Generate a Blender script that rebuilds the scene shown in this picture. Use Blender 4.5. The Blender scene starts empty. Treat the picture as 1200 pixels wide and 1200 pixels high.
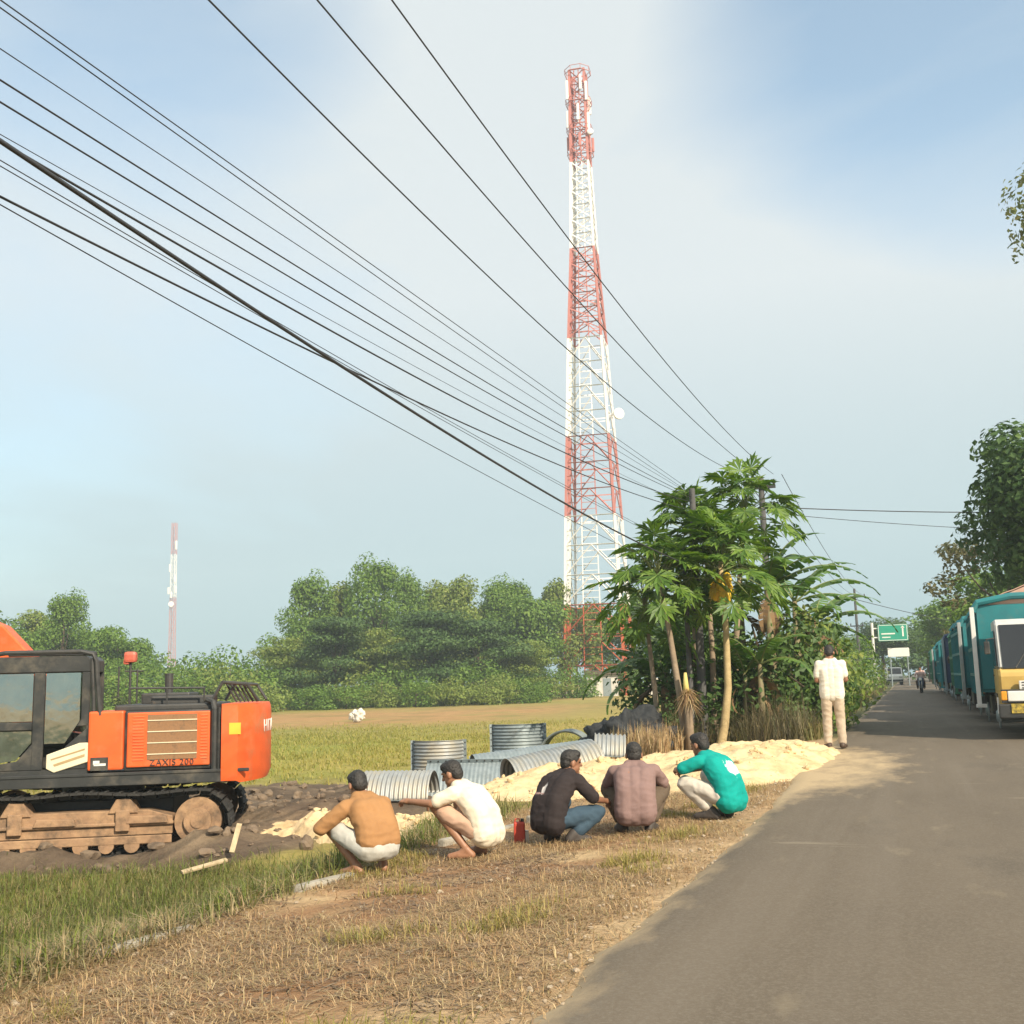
import bpy, bmesh, math, random
import numpy as np
from mathutils import Vector, Matrix, noise
R = math.radians
random.seed(7)
rng = np.random.default_rng(7)
S = bpy.context.scene
COL = S.collection

# ------------------------------------------------------------------ camera
cam = bpy.data.cameras.new('camera')
cam.sensor_width = 36; cam.lens = 1287 / 1200 * 36; cam.clip_start = .1; cam.clip_end = 6000
camo = bpy.data.objects.new('camera', cam); COL.objects.link(camo)
RIGHT = Vector((.94012474, .33984768, -.02586576))
UPV = Vector((.07631762, -.13593907, .98777335))
FWD = Vector((-.33217631, .93060417, .15373605))
camo.matrix_world = Matrix(((RIGHT.x, UPV.x, -FWD.x, 0), (RIGHT.y, UPV.y, -FWD.y, 0), (RIGHT.z, UPV.z, -FWD.z, 1.3), (0, 0, 0, 1)))
S.camera = camo

# ------------------------------------------------------------------ sky and sun
SKY_CLEAR = ((.089, .849, .520), (-.639, .682, .356), (-.532, .636, .559))
SUN_EL = R(34); SUN_AZ = math.atan2(.80, -.60)
W = bpy.data.worlds.new('World'); S.world = W; W.use_nodes = True
nt = W.node_tree; nt.nodes.clear()
def N(nt, t, **kw):
    n = nt.nodes.new(t)
    for k, v in kw.items():
        if k in n.inputs: n.inputs[k].default_value = v
        else: setattr(n, k, v)
    return n
out = N(nt, 'ShaderNodeOutputWorld'); bg = N(nt, 'ShaderNodeBackground', Strength=.1)
sky = N(nt, 'ShaderNodeTexSky', sky_type='NISHITA', sun_disc=False, sun_elevation=SUN_EL, sun_rotation=SUN_AZ, air_density=1.0, dust_density=1.0, ozone_density=1.5)
tc = N(nt, 'ShaderNodeTexCoord')
mp = N(nt, 'ShaderNodeMapping'); mp.inputs['Scale'].default_value = (1.0, 1.0, 2.6); mp.inputs['Rotation'].default_value = (0, .35, .5)
nz = N(nt, 'ShaderNodeTexNoise', Scale=1.7, Detail=6.0, Roughness=.52, Distortion=.5)
rp = N(nt, 'ShaderNodeValToRGB'); rp.color_ramp.elements[0].position = .30; rp.color_ramp.elements[1].position = .68
rp.color_ramp.elements[0].color = (0, 0, 0, 1); rp.color_ramp.elements[1].color = (1, 1, 1, 1)
sx = N(nt, 'ShaderNodeSeparateXYZ')
hz = N(nt, 'ShaderNodeMapRange'); hz.inputs[1].default_value = 0.0; hz.inputs[2].default_value = .45; hz.inputs[3].default_value = .95; hz.inputs[4].default_value = .22
mx = N(nt, 'ShaderNodeMath', operation='MAXIMUM')
cl = N(nt, 'ShaderNodeMapRange'); cl.inputs[1].default_value = 0.0; cl.inputs[1].default_value = .05; cl.inputs[2].default_value = .34
clc = N(nt, 'ShaderNodeMix', data_type='RGBA')
clc.inputs[6].default_value = (1.95, 2.8, 3.1, 1); clc.inputs[7].default_value = (3.85, 4.1, 4.15, 1)
mix = N(nt, 'ShaderNodeMix', data_type='RGBA')
L = nt.links.new
L(tc.outputs['Generated'], mp.inputs[0]); L(mp.outputs[0], nz.inputs['Vector']); L(nz.outputs[0], rp.inputs[0])
L(tc.outputs['Generated'], sx.inputs[0]); L(sx.outputs[2], hz.inputs[0]); L(sx.outputs[2], cl.inputs[0]); L(cl.outputs[0], clc.inputs[0])
acc = None
for (c_, ang, wgt) in ((SKY_CLEAR[0], .955, .85), (SKY_CLEAR[1], .90, .34), (SKY_CLEAR[2], .975, .5)):     # clear windows between the clouds
    dp = N(nt, 'ShaderNodeVectorMath', operation='DOT_PRODUCT'); dp.inputs[1].default_value = c_; L(tc.outputs['Generated'], dp.inputs[0])
    q_ = N(nt, 'ShaderNodeMapRange', interpolation_type='SMOOTHSTEP'); q_.inputs[1].default_value = ang; q_.inputs[2].default_value = 1.0; q_.inputs[4].default_value = wgt; L(dp.outputs['Value'], q_.inputs[0])
    if acc is None: acc = q_.outputs[0]
    else: ad_ = N(nt, 'ShaderNodeMath', operation='ADD'); L(acc, ad_.inputs[0]); L(q_.outputs[0], ad_.inputs[1]); acc = ad_.outputs[0]
nf = N(nt, 'ShaderNodeMath', operation='MULTIPLY_ADD'); nf.inputs[1].default_value = 1.3; nf.inputs[2].default_value = .45; L(nz.outputs[0], nf.inputs[0])
sb = N(nt, 'ShaderNodeMath', operation='SUBTRACT', use_clamp=True); L(nf.outputs[0], sb.inputs[0]); L(acc, sb.inputs[1])
cap_ = N(nt, 'ShaderNodeMath', operation='MINIMUM'); cap_.inputs[1].default_value = .95; L(sb.outputs[0], cap_.inputs[0])
L(cap_.outputs[0], mx.inputs[0]); L(hz.outputs[0], mx.inputs[1]); L(mx.outputs[0], mix.inputs[0])
tint = N(nt, 'ShaderNodeMix', data_type='RGBA', blend_type='MULTIPLY'); tint.inputs[0].default_value = 1; tint.inputs[7].default_value = (1.10, 1.24, 1.12, 1); L(sky.outputs[0], tint.inputs[6]); L(tint.outputs[2], mix.inputs[6]); L(clc.outputs[2], mix.inputs[7]); L(mix.outputs[2], bg.inputs[0]); L(bg.outputs[0], out.inputs[0])
sl = bpy.data.lights.new('sun', 'SUN'); sl.energy = 3.6; sl.angle = R(.6); sl.color = (1, .86, .66)
so = bpy.data.objects.new('sun', sl); COL.objects.link(so)
sd = Vector((math.cos(SUN_EL) * math.sin(SUN_AZ), math.cos(SUN_EL) * math.cos(SUN_AZ), math.sin(SUN_EL)))
so.rotation_euler = sd.to_track_quat('Z', 'Y').to_euler(); so.location = (20, -20, 30)
S.view_settings.view_transform = 'Standard'; S.view_settings.look = 'None'; S.view_settings.gamma = 1
S.view_settings.exposure = 1.08
S.cycles.max_bounces = 6; S.cycles.transparent_max_bounces = 8; S.cycles.volume_bounces = 0

# ------------------------------------------------------------------ helpers
def tag(o, label=None, cat=None, group=None, kind=None):
    if label: o['label'] = label
    if cat: o['category'] = cat
    if group: o['group'] = group
    if kind: o['kind'] = kind
    return o
def empty(name, loc=(0, 0, 0), rz=0, label=None, cat=None, group=None, scale=1):
    o = bpy.data.objects.new(name, None); COL.objects.link(o); o.location = loc; o.rotation_euler = (0, 0, rz); o.scale = (scale,) * 3
    o.empty_display_size = .2
    return tag(o, label, cat, group)
def mesh(name, V, F, mats=None, parent=None, smooth=False, midx=None):
    me = bpy.data.meshes.new(name)
    V = np.asarray(V, float)
    me.from_pydata(V.tolist(), [], F if isinstance(F, list) else F.tolist())
    me.update()
    return link(name, me, mats, parent, smooth, midx)
def link(name, me, mats=None, parent=None, smooth=False, midx=None):
    o = bpy.data.objects.new(name, me); COL.objects.link(o)
    for m in (mats if isinstance(mats, (list, tuple)) else [mats] if mats else []): me.materials.append(m)
    if smooth: me.polygons.foreach_set('use_smooth', [True] * len(me.polygons))
    if midx is not None: me.polygons.foreach_set('material_index', midx)
    if parent: o.parent = parent
    return o
class MB:
    """collects simple solids into one mesh"""
    def __init__(s): s.V = []; s.F = []; s.M = []
    def add(s, V, F, m=0):
        k = len(s.V); s.V += [tuple(v) for v in V]; s.F += [tuple(i + k for i in f) for f in F]; s.M += [m] * len(F); return s
    def box(s, c, d, rot=None, b=0.0, m=0):
        x, y, z = d[0] / 2, d[1] / 2, d[2] / 2
        if b <= 0:
            V = [(i * x, j * y, k * z) for i in (-1, 1) for j in (-1, 1) for k in (-1, 1)]
            F = [(0, 1, 3, 2), (4, 6, 7, 5), (0, 4, 5, 1), (2, 3, 7, 6), (0, 2, 6, 4), (1, 5, 7, 3)]
        else:
            b = min(b, x * .9, y * .9, z * .9)
            bm = bmesh.new(); bmesh.ops.create_cube(bm, size=1)
            for v in bm.verts: v.co = Vector((v.co.x * d[0], v.co.y * d[1], v.co.z * d[2]))
            bmesh.ops.bevel(bm, geom=bm.edges[:], offset=b, segments=2, profile=.6, affect='EDGES')
            bm.verts.index_update()
            V = [v.co.copy() for v in bm.verts]; F = [[v.index for v in f.verts] for f in bm.faces]; bm.free()
        M = rot if rot is not None else Matrix.Identity(3)
        return s.add([M @ Vector(v) + Vector(c) for v in V], F, m)
    def tube(s, pts, r, n=8, m=0, cap=True):
        pts = [Vector(p) for p in pts]; rs = r if isinstance(r, (list, tuple)) else [r] * len(pts)
        V = []; F = []; pu = None
        for i, p in enumerate(pts):
            t = (pts[min(i + 1, len(pts) - 1)] - pts[max(i - 1, 0)]).normalized()
            if pu is None: pu = t.orthogonal().normalized()
            u = (pu - t * pu.dot(t)).normalized(); pu = u; w = t.cross(u)
            for k in range(n):
                a = 2 * math.pi * k / n; V.append(p + (u * math.cos(a) + w * math.sin(a)) * rs[i])
        for i in range(len(pts) - 1):
            for k in range(n): F.append((i * n + k, i * n + (k + 1) % n, (i + 1) * n + (k + 1) % n, (i + 1) * n + k))
        if cap: F.append(tuple(range(n - 1, -1, -1))); F.append(tuple(range((len(pts) - 1) * n, len(pts) * n)))
        return s.add(V, F, m)
    def bar(s, a, b, w, m=0):
        return s.tube([a, b], w / 2 * 1.3, 4, m)
    def prism(s, prof, axis, a, b, m=0):
        """polygon prof (list of 2D) extruded along axis ('x','y','z') from a to b"""
        def p3(q, t): return {'x': (t, q[0], q[1]), 'y': (q[0], t, q[1]), 'z': (q[0], q[1], t)}[axis]
        n = len(prof); V = [p3(q, a) for q in prof] + [p3(q, b) for q in prof]
        F = [(i, (i + 1) % n, n + (i + 1) % n, n + i) for i in range(n)] + [tuple(range(n - 1, -1, -1)), tuple(range(n, 2 * n))]
        return s.add(V, F, m)
    def cyl(s, a, b, r, n=20, m=0): return s.tube([a, b], r, n, m)
    def ell(s, c, r, rot=None, n=12, m=0):
        V = []; F = []
        for i in range(n + 1):
            th = math.pi * i / n
            for k in range(2 * n):
                ph = math.pi * k / n; V.append(Vector((math.sin(th) * math.cos(ph) * r[0], math.sin(th) * math.sin(ph) * r[1], math.cos(th) * r[2])))
        for i in range(n):
            for k in range(2 * n): F.append((i * 2 * n + k, (i + 1) * 2 * n + k, (i + 1) * 2 * n + (k + 1) % (2 * n), i * 2 * n + (k + 1) % (2 * n)))
        M = rot if rot is not None else Matrix.Identity(3)
        return s.add([M @ v + Vector(c) for v in V], F, m)
    def build(s, name, mats, parent=None, smooth=False, bevel=0):
        me = bpy.data.meshes.new(name); me.from_pydata([tuple(v) for v in s.V], [], s.F); me.update()
        bm = bmesh.new(); bm.from_mesh(me); bm.normal_update()
        if bevel:
            es = [e for e in bm.edges if len(e.link_faces) == 2 and e.calc_face_angle(0) > .6]
            bmesh.ops.bevel(bm, geom=es, offset=bevel, segments=1, affect='EDGES', clamp_overlap=True)
            s.M = None
        bmesh.ops.recalc_face_normals(bm, faces=bm.faces[:]); bm.to_mesh(me); bm.free()
        return link(name, me, mats, parent, smooth, s.M if s.M and any(s.M) else None)
def copy_tree(o, parent=None):
    c = o.copy(); COL.objects.link(c); c.parent = parent
    for ch in o.children: copy_tree(ch, c)
    return c

# ------------------------------------------------------------------ materials
def new_mat(name):
    m = bpy.data.materials.new(name); m.use_nodes = True; m.node_tree.nodes.clear(); return m, m.node_tree
def c4(c): return (c[0], c[1], c[2], 1)
def pmat(name, c1, c2=None, scale=6, rough=.6, metal=0, bump=0, bscale=None, spec=.5, c3=None, s3=1.0, t3=(.55, .7), coat=0):
    """two-tone noise material with an optional third blotchy layer (dirt, wear) and bump"""
    m, t = new_mat(name); Lk = t.links.new
    o = N(t, 'ShaderNodeOutputMaterial'); b = N(t, 'ShaderNodeBsdfPrincipled', Roughness=rough, Metallic=metal)
    b.inputs['Specular IOR Level'].default_value = spec; b.inputs['Coat Weight'].default_value = coat
    tcn = N(t, 'ShaderNodeTexCoord')
    n1 = N(t, 'ShaderNodeTexNoise', Scale=scale, Detail=6.0, Roughness=.6); Lk(tcn.outputs['Object'], n1.inputs['Vector'])
    mr = N(t, 'ShaderNodeMapRange'); mr.inputs[1].default_value = .32; mr.inputs[2].default_value = .68; Lk(n1.outputs[0], mr.inputs[0])
    mm = N(t, 'ShaderNodeMix', data_type='RGBA'); mm.inputs[6].default_value = c4(c1); mm.inputs[7].default_value = c4(c2 or [x * .8 for x in c1]); Lk(mr.outputs[0], mm.inputs[0])
    res = mm.outputs[2]
    if c3 is not None:
        n3 = N(t, 'ShaderNodeTexNoise', Scale=s3, Detail=8.0, Roughness=.68); Lk(tcn.outputs['Object'], n3.inputs['Vector'])
        r3 = N(t, 'ShaderNodeMapRange'); r3.inputs[1].default_value = t3[0]; r3.inputs[2].default_value = t3[1]; Lk(n3.outputs[0], r3.inputs[0])
        m3 = N(t, 'ShaderNodeMix', data_type='RGBA'); Lk(r3.outputs[0], m3.inputs[0]); Lk(res, m3.inputs[6]); m3.inputs[7].default_value = c4(c3); res = m3.outputs[2]
    Lk(res, b.inputs['Base Color'])
    if bump:
        nb = N(t, 'ShaderNodeTexNoise', Scale=bscale or scale * 4, Detail=5.0); Lk(tcn.outputs['Object'], nb.inputs['Vector'])
        bp = N(t, 'ShaderNodeBump', Strength=bump, Distance=.02); Lk(nb.outputs[0], bp.inputs['Height']); Lk(bp.outputs[0], b.inputs['Normal'])
    Lk(b.outputs[0], o.inputs[0]); return m
def leafmat(name, cols, trans=.25, rough=.55, spec=.3):
    """each leaf or blade takes its own tone from the ramp"""
    m, t = new_mat(name); Lk = t.links.new
    o = N(t, 'ShaderNodeOutputMaterial'); b = N(t, 'ShaderNodeBsdfPrincipled', Roughness=rough); b.inputs['Specular IOR Level'].default_value = spec
    g = N(t, 'ShaderNodeNewGeometry'); rp = N(t, 'ShaderNodeValToRGB'); e = rp.color_ramp.elements
    while len(e) < len(cols): e.new(.5)
    for i, c in enumerate(cols): e[i].position = i / (len(cols) - 1); e[i].color = c4(c)
    Lk(g.outputs['Random Per Island'], rp.inputs[0]); Lk(rp.outputs[0], b.inputs['Base Color'])
    tr = N(t, 'ShaderNodeBsdfTranslucent'); hs = N(t, 'ShaderNodeHueSaturation', Saturation=1.15, Value=1.3); Lk(rp.outputs[0], hs.inputs['Color']); Lk(hs.outputs[0], tr.inputs[0])
    ms = N(t, 'ShaderNodeMixShader', Fac=trans); Lk(b.outputs[0], ms.inputs[1]); Lk(tr.outputs[0], ms.inputs[2]); Lk(ms.outputs[0], o.inputs[0])
    return m
M = {}
M['orange'] = pmat('orange_paint', (.76, .125, .024), (.62, .095, .018), 2.2, .5, c3=(.40, .19, .09), s3=2.0, t3=(.50, .80), bump=.12)
M['black'] = pmat('black_paint', (.022, .024, .025), (.04, .041, .041), 4, .5, c3=(.15, .13, .10), s3=2.2, t3=(.50, .8))
M['dark_metal'] = pmat('dark_metal', (.03, .032, .034), (.05, .048, .045), 8, .55, c3=(.13, .09, .06), s3=5, t3=(.6, .85))
M['rubber'] = pmat('rubber', (.018, .018, .018), (.035, .033, .03), 9, .85, c3=(.12, .10, .08), s3=4, t3=(.58, .8))
M['mudmetal'] = pmat('muddy_metal', (.38, .24, .135), (.28, .17, .10), 5, .9, c3=(.13, .09, .06), s3=3.0, t3=(.46, .66), bump=1.0, bscale=9)
M['cream'] = pmat('cream_panel', (.72, .66, .48), (.64, .58, .42), 4, .5)
M['white'] = pmat('white_paint', (.72, .72, .70), (.62, .62, .6), 6, .5, c3=(.4, .38, .33), s3=4, t3=(.62, .85))
M['yellow'] = pmat('yellow_paint', (.56, .39, .12), (.50, .34, .10), 5, .45, c3=(.32, .22, .1), s3=3, t3=(.62, .85))
M['teal'] = pmat('teal_paint', (.012, .19, .21), (.018, .15, .175), 3, .5, c3=(.10, .16, .16), s3=4, t3=(.58, .85))
M['green_paint'] = pmat('green_paint', (.03, .17, .10), (.03, .13, .08), 3, .5, c3=(.14, .17, .13), s3=4, t3=(.58, .85))
M['blue_paint'] = pmat('blue_paint', (.035, .07, .16), (.03, .055, .12), 3, .5, c3=(.14, .15, .17), s3=4, t3=(.58, .85))
M['tarp'] = pmat('tarpaulin', (.58, .37, .29), (.5, .31, .24), 3, .75, bump=.3, bscale=5)
M['tarp_white'] = pmat('white_tarpaulin', (.66, .64, .58), (.55, .53, .48), 3, .75, bump=.3, bscale=5)
M['grille'] = pmat('grille_mesh', (.28, .15, .07), (.22, .12, .06), 30, .8, c3=(.12, .08, .05), s3=6)
M['steel'] = pmat('galvanised_steel', (.40, .42, .42), (.27, .29, .30), 5, .52, metal=.4, c3=(.46, .42, .33), s3=2.5, t3=(.45, .7), bump=.12)
M['steel_blue'] = pmat('dull_galvanised_steel', (.22, .27, .29), (.30, .35, .37), 7, .5, metal=.4, c3=(.16, .17, .16), s3=3, t3=(.55, .8))
M['concrete'] = pmat('concrete', (.40, .37, .31), (.28, .26, .22), 8, .9, c3=(.16, .14, .11), s3=3, bump=.3)
M['pole'] = pmat('pole_concrete', (.10, .10, .10), (.065, .066, .07), 4, .8)
M['cable'] = pmat('cable', (.025, .028, .032), (.03, .032, .036), 4, .6)
M['tower_red'] = pmat('tower_red', (.50, .20, .175), (.45, .17, .15), 1, .6)
M['tower_orange'] = pmat('tower_weathered_red', (.50, .115, .05), (.42, .10, .045), 1, .6)
M['tower_white'] = pmat('tower_white', (.80, .79, .76), (.72, .71, .69), 1, .6)
M['bark'] = pmat('bark', (.10, .075, .05), (.06, .045, .03), 12, .9, bump=.5)
M['papaya_bark'] = pmat('papaya_bark', (.46, .36, .19), (.34, .26, .13), 8, .85, c3=(.2, .15, .09), s3=6, t3=(.6, .8), bump=.3)
M['papaya_bark2'] = pmat('papaya_grey_bark', (.30, .23, .16), (.2, .155, .11), 8, .85, bump=.3)
M['dirt_wood'] = pmat('pale_wood', (.52, .42, .27), (.36, .28, .17), 10, .8)
M['net'] = pmat('black_netting', (.012, .015, .02), (.03, .035, .04), 12, .8, bump=.8, bscale=18)
M['red'] = pmat('red_plastic', (.50, .06, .035), (.42, .05, .03), 6, .5)
M['sign_green'] = pmat('sign_green', (.02, .33, .22), (.025, .28, .19), 2, .5)
M['sign_white'] = pmat('sign_white', (.8, .79, .74), (.74, .73, .68), 2, .5)
M['yellow_fruit'] = pmat('yellow_fruit', (.72, .47, .02), (.60, .42, .03), 9, .55)
M['amber'] = pmat('amber_lens', (.75, .32, .03), (.7, .3, .03), 6, .25)
M['sack'] = pmat('white_sack', (.66, .63, .55), (.58, .55, .48), 7, .8, bump=.5, bscale=9)
M['roof'] = pmat('rusty_roof', (.12, .085, .06), (.09, .07, .05), 2, .8)
M['wall'] = pmat('white_wall', (.62, .60, .55), (.5, .48, .44), 1.5, .85, c3=(.3, .27, .22), s3=1, t3=(.5, .8))
def glassmat(name, col=(.55, .7, .66), fac=.5):
    m, t = new_mat(name); o = N(t, 'ShaderNodeOutputMaterial'); g = N(t, 'ShaderNodeBsdfGlossy', Roughness=.04); g.inputs[0].default_value = (1, 1, 1, 1)
    tr = N(t, 'ShaderNodeBsdfTransparent'); tr.inputs[0].default_value = c4(col); ms = N(t, 'ShaderNodeMixShader'); fr = N(t, 'ShaderNodeFresnel', IOR=fac)
    t.links.new(fr.outputs[0], ms.inputs[0]); t.links.new(tr.outputs[0], ms.inputs[1]); t.links.new(g.outputs[0], ms.inputs[2]); t.links.new(ms.outputs[0], o.inputs[0]); return m
def cabglass():
    m, t = new_mat('cab_glass'); Lk = t.links.new; o = N(t, 'ShaderNodeOutputMaterial'); g = N(t, 'ShaderNodeBsdfGlossy', Roughness=.06); g.inputs[0].default_value = (.9, .97, .92, 1); tr = N(t, 'ShaderNodeBsdfTransparent'); tr.inputs[0].default_value = (.36, .44, .40, 1)
    d = N(t, 'ShaderNodeBsdfDiffuse'); d.inputs[0].default_value = (.30, .34, .30, 1); tcn = N(t, 'ShaderNodeTexCoord'); n1 = N(t, 'ShaderNodeTexNoise', Scale=2.2, Detail=3.0); Lk(tcn.outputs['Object'], n1.inputs['Vector']); b = N(t, 'ShaderNodeBump', Strength=.08, Distance=.05); Lk(n1.outputs[0], b.inputs['Height']); Lk(b.outputs[0], g.inputs['Normal'])
    n2 = N(t, 'ShaderNodeTexNoise', Scale=4.0, Detail=8.0, Roughness=.7); Lk(tcn.outputs['Object'], n2.inputs['Vector']); r = N(t, 'ShaderNodeMapRange'); r.inputs[1].default_value = .35; r.inputs[2].default_value = .75; r.inputs[3].default_value = .06; r.inputs[4].default_value = .26; Lk(n2.outputs[0], r.inputs[0])  # patchy greenish diffuse layer stands in for pale reflections on the glass
    m1 = N(t, 'ShaderNodeMixShader', Fac=.42); Lk(tr.outputs[0], m1.inputs[1]); Lk(g.outputs[0], m1.inputs[2]); m2 = N(t, 'ShaderNodeMixShader'); Lk(r.outputs[0], m2.inputs[0]); Lk(m1.outputs[0], m2.inputs[1]); Lk(d.outputs[0], m2.inputs[2]); Lk(m2.outputs[0], o.inputs[0]); return m
M['glass'] = cabglass()
M['dark_glass'] = pmat('dark_glass', (.012, .014, .017), (.016, .018, .02), 2, .08, spec=.8)

# ------------------------------------------------------------------ ground
def sm(t): t = np.clip(t, 0, 1); return t * t * (3 - 2 * t)
def fbm(x, y, s, seed=0, oct=4):
    """cheap value noise on a lattice, vectorised"""
    x = np.asarray(x, float) * s + seed * 17.3; y = np.asarray(y, float) * s - seed * 9.1; v = 0; a = .5
    for o in range(oct):
        xi = np.floor(x); yi = np.floor(y); fx = sm(x - xi); fy = sm(y - yi)
        def h(i, j):
            q = np.sin(i * 127.1 + j * 311.7 + o * 74.7) * 43758.5453; return q - np.floor(q)
        v = v + a * ((h(xi, yi) * (1 - fx) + h(xi + 1, yi) * fx) * (1 - fy) + (h(xi, yi + 1) * (1 - fx) + h(xi + 1, yi + 1) * fx) * fy)
        x = x * 2.03 + 5.7; y = y * 2.03 - 3.1; a *= .5
    return v
def blob(x, y, cx, cy, rx, ry, soft=.4):
    d = np.sqrt(((x - cx) / rx) ** 2 + ((y - cy) / ry) ** 2); return sm((1 + soft - d) / (2 * soft))
def road_edge(y): return -1.62 - .004 * np.clip(y, 0, 150)
def mudmask(x, y):
    m = np.maximum(blob(x, y, -12.2, 14.6, 4.6, 2.6), blob(x, y, -12.5, 21, 4.0, 4.2)); m = np.maximum(m, blob(x, y, -9, 18, 3.2, 3.6))
    return m
def H(x, y):
    x = np.asarray(x, float); y = np.asarray(y, float); s = -x
    verge = -.035 - .15 * sm((s - 1.6) / 2.8)
    field = -1.05 + .62 * sm((y - .35 * x - 48) / 95)
    field = field + .42 * blob(x, y, -8, 20, 3.4, 6.5, .35) + .55 * blob(x, y, -4.6, 30, 2.2, 14, .35)
    s0 = 4.45 + .6 * sm((y - 10) / 4)
    t = sm((s - s0) / 2.3)
    z = verge * (1 - t) + field * t
    mud = mudmask(x, y)
    z = z + mud * (.34 * (fbm(x, y, 1.1, 3) - .47) + .22 * (fbm(x, y, 3.5, 5) - .47)) * (1 - .6 * blob(x, y, -12.2, 14.6, 2.4, 1.6))
    ux = (x + 12.2) * -.8788 + (y - 14.6) * -.4772; uy = (x + 12.2) * .4772 + (y - 14.6) * -.8788
    z = z + .30 * sm(1 - np.abs(uy - 1.75) / .42) * sm((3.2 - np.abs(ux)) / 1.2) * np.clip(.25 + 2.2 * (fbm(x, y, 2.4, 8) - .42), 0, 1.5)
    z = z + .06 * (fbm(x, y, 2.2, 1) - .47) * sm((s - 1.7) / .6)
    z = np.where(x > -1.2, -.03, z)
    return z
def Hz(x, y): return float(H(np.array([x]), np.array([y]))[0])
def axis(spans):
    a = [spans[0][0]]
    for (lo, hi, st0, st1) in spans:
        n = max(2, int((hi - lo) / ((st0 + st1) / 2)))
        t = np.linspace(0, 1, n + 1)[1:]; k = st1 / st0
        u = (np.power(k, t) - 1) / (k - 1) if abs(k - 1) > 1e-3 else t
        a += list(lo + (hi - lo) * u)
    return np.array(a)
gx = axis([(-620, -70, 90, 3), (-70, -20, 3, .35), (-20, -1, .15, .15), (-1, 6, .5, .5), (6, 60, .6, 6), (60, 620, 6, 90)])
gy = axis([(-120, 2, 20, .3), (2, 27, .15, .15), (27, 70, .2, 1.2), (70, 220, 1.2, 4), (220, 640, 4, 60)])
GX, GY = np.meshgrid(gx, gy); gzv = H(GX, GY)
nx, ny = len(gx), len(gy)
idx = np.arange(nx * ny).reshape(ny, nx)
GF = np.stack([idx[:-1, :-1], idx[:-1, 1:], idx[1:, 1:], idx[1:, :-1]], -1).reshape(-1, 4)
def lerp(a, b, t): return a + (np.array(b) - a) * t[..., None]
def ground_col(x, y):
    d = -.332 * x + .93 * y; s = -x; n1 = fbm(x, y, .35, 11); n2 = fbm(x, y, .05, 12); n3 = fbm(x, y, 1.4, 13)
    c = np.zeros(x.shape + (3,)) + np.array((.27, .225, .075))            # ripe stubble
    c = lerp(c, (.20, .215, .045), sm((n2 - .40) / .2))
    c = lerp(c, (.22, .24, .045), sm((d - 27) / 5) * sm((57 - d + 20 * (n2 - .5)) / 9) * sm((n1 - .2) / .25))
    c = lerp(c, (.38, .215, .10), sm((d - 56 + 18 * (n2 - .5)) / 16) * sm((104 - d) / 22) * sm((n1 - .18) / .22) * sm((-x - 16 - 10 * n1) / 8) * .85)
    c = lerp(c, (.36, .275, .10), sm((d - 95) / 18) * .8)
    c = lerp(c, (.35, .27, .075), sm((x + 24) / 9) * sm((d - 28) / 8) * .75)
    c = lerp(c, (.12, .15, .035), sm((n1 - .56) / .12) * .5)
    # bank and verge
    bank = sm((s - 4.3) / .3) * sm((13 - y) / 3) * sm((10.5 - s) / 2)
    c = lerp(c, (.085, .095, .03), bank)
    c = lerp(c, (.13, .095, .06), bank * sm((n1 - .55) / .15))
    vg = sm((4.7 - s) / .5)
    v = np.zeros(x.shape + (3,)) + np.array((.45, .295, .165))
    v = lerp(v, (.29, .165, .085), sm((n1 - .42) / .2)); v = lerp(v, (.54, .41, .235), sm((n3 - .5) / .2) * .7)
    v = lerp(v, (.47, .35, .21), sm((2.6 - s) / .8) * .6)
    v = lerp(v, (.10, .105, .05), sm((y - 23) / 3))
    c = c * (1 - vg[..., None]) + v * vg[..., None]
    mud = sm((mudmask(x, y) - .3 + .5 * (n1 - .5)) / .3)
    mc = np.zeros(x.shape + (3,)) + np.array((.115, .085, .06)); mc = lerp(mc, (.20, .15, .10), sm((n3 - .4) / .25))
    c = c * (1 - mud[..., None]) + mc * mud[..., None]
    return c
gcol = ground_col(GX, GY)
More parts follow.
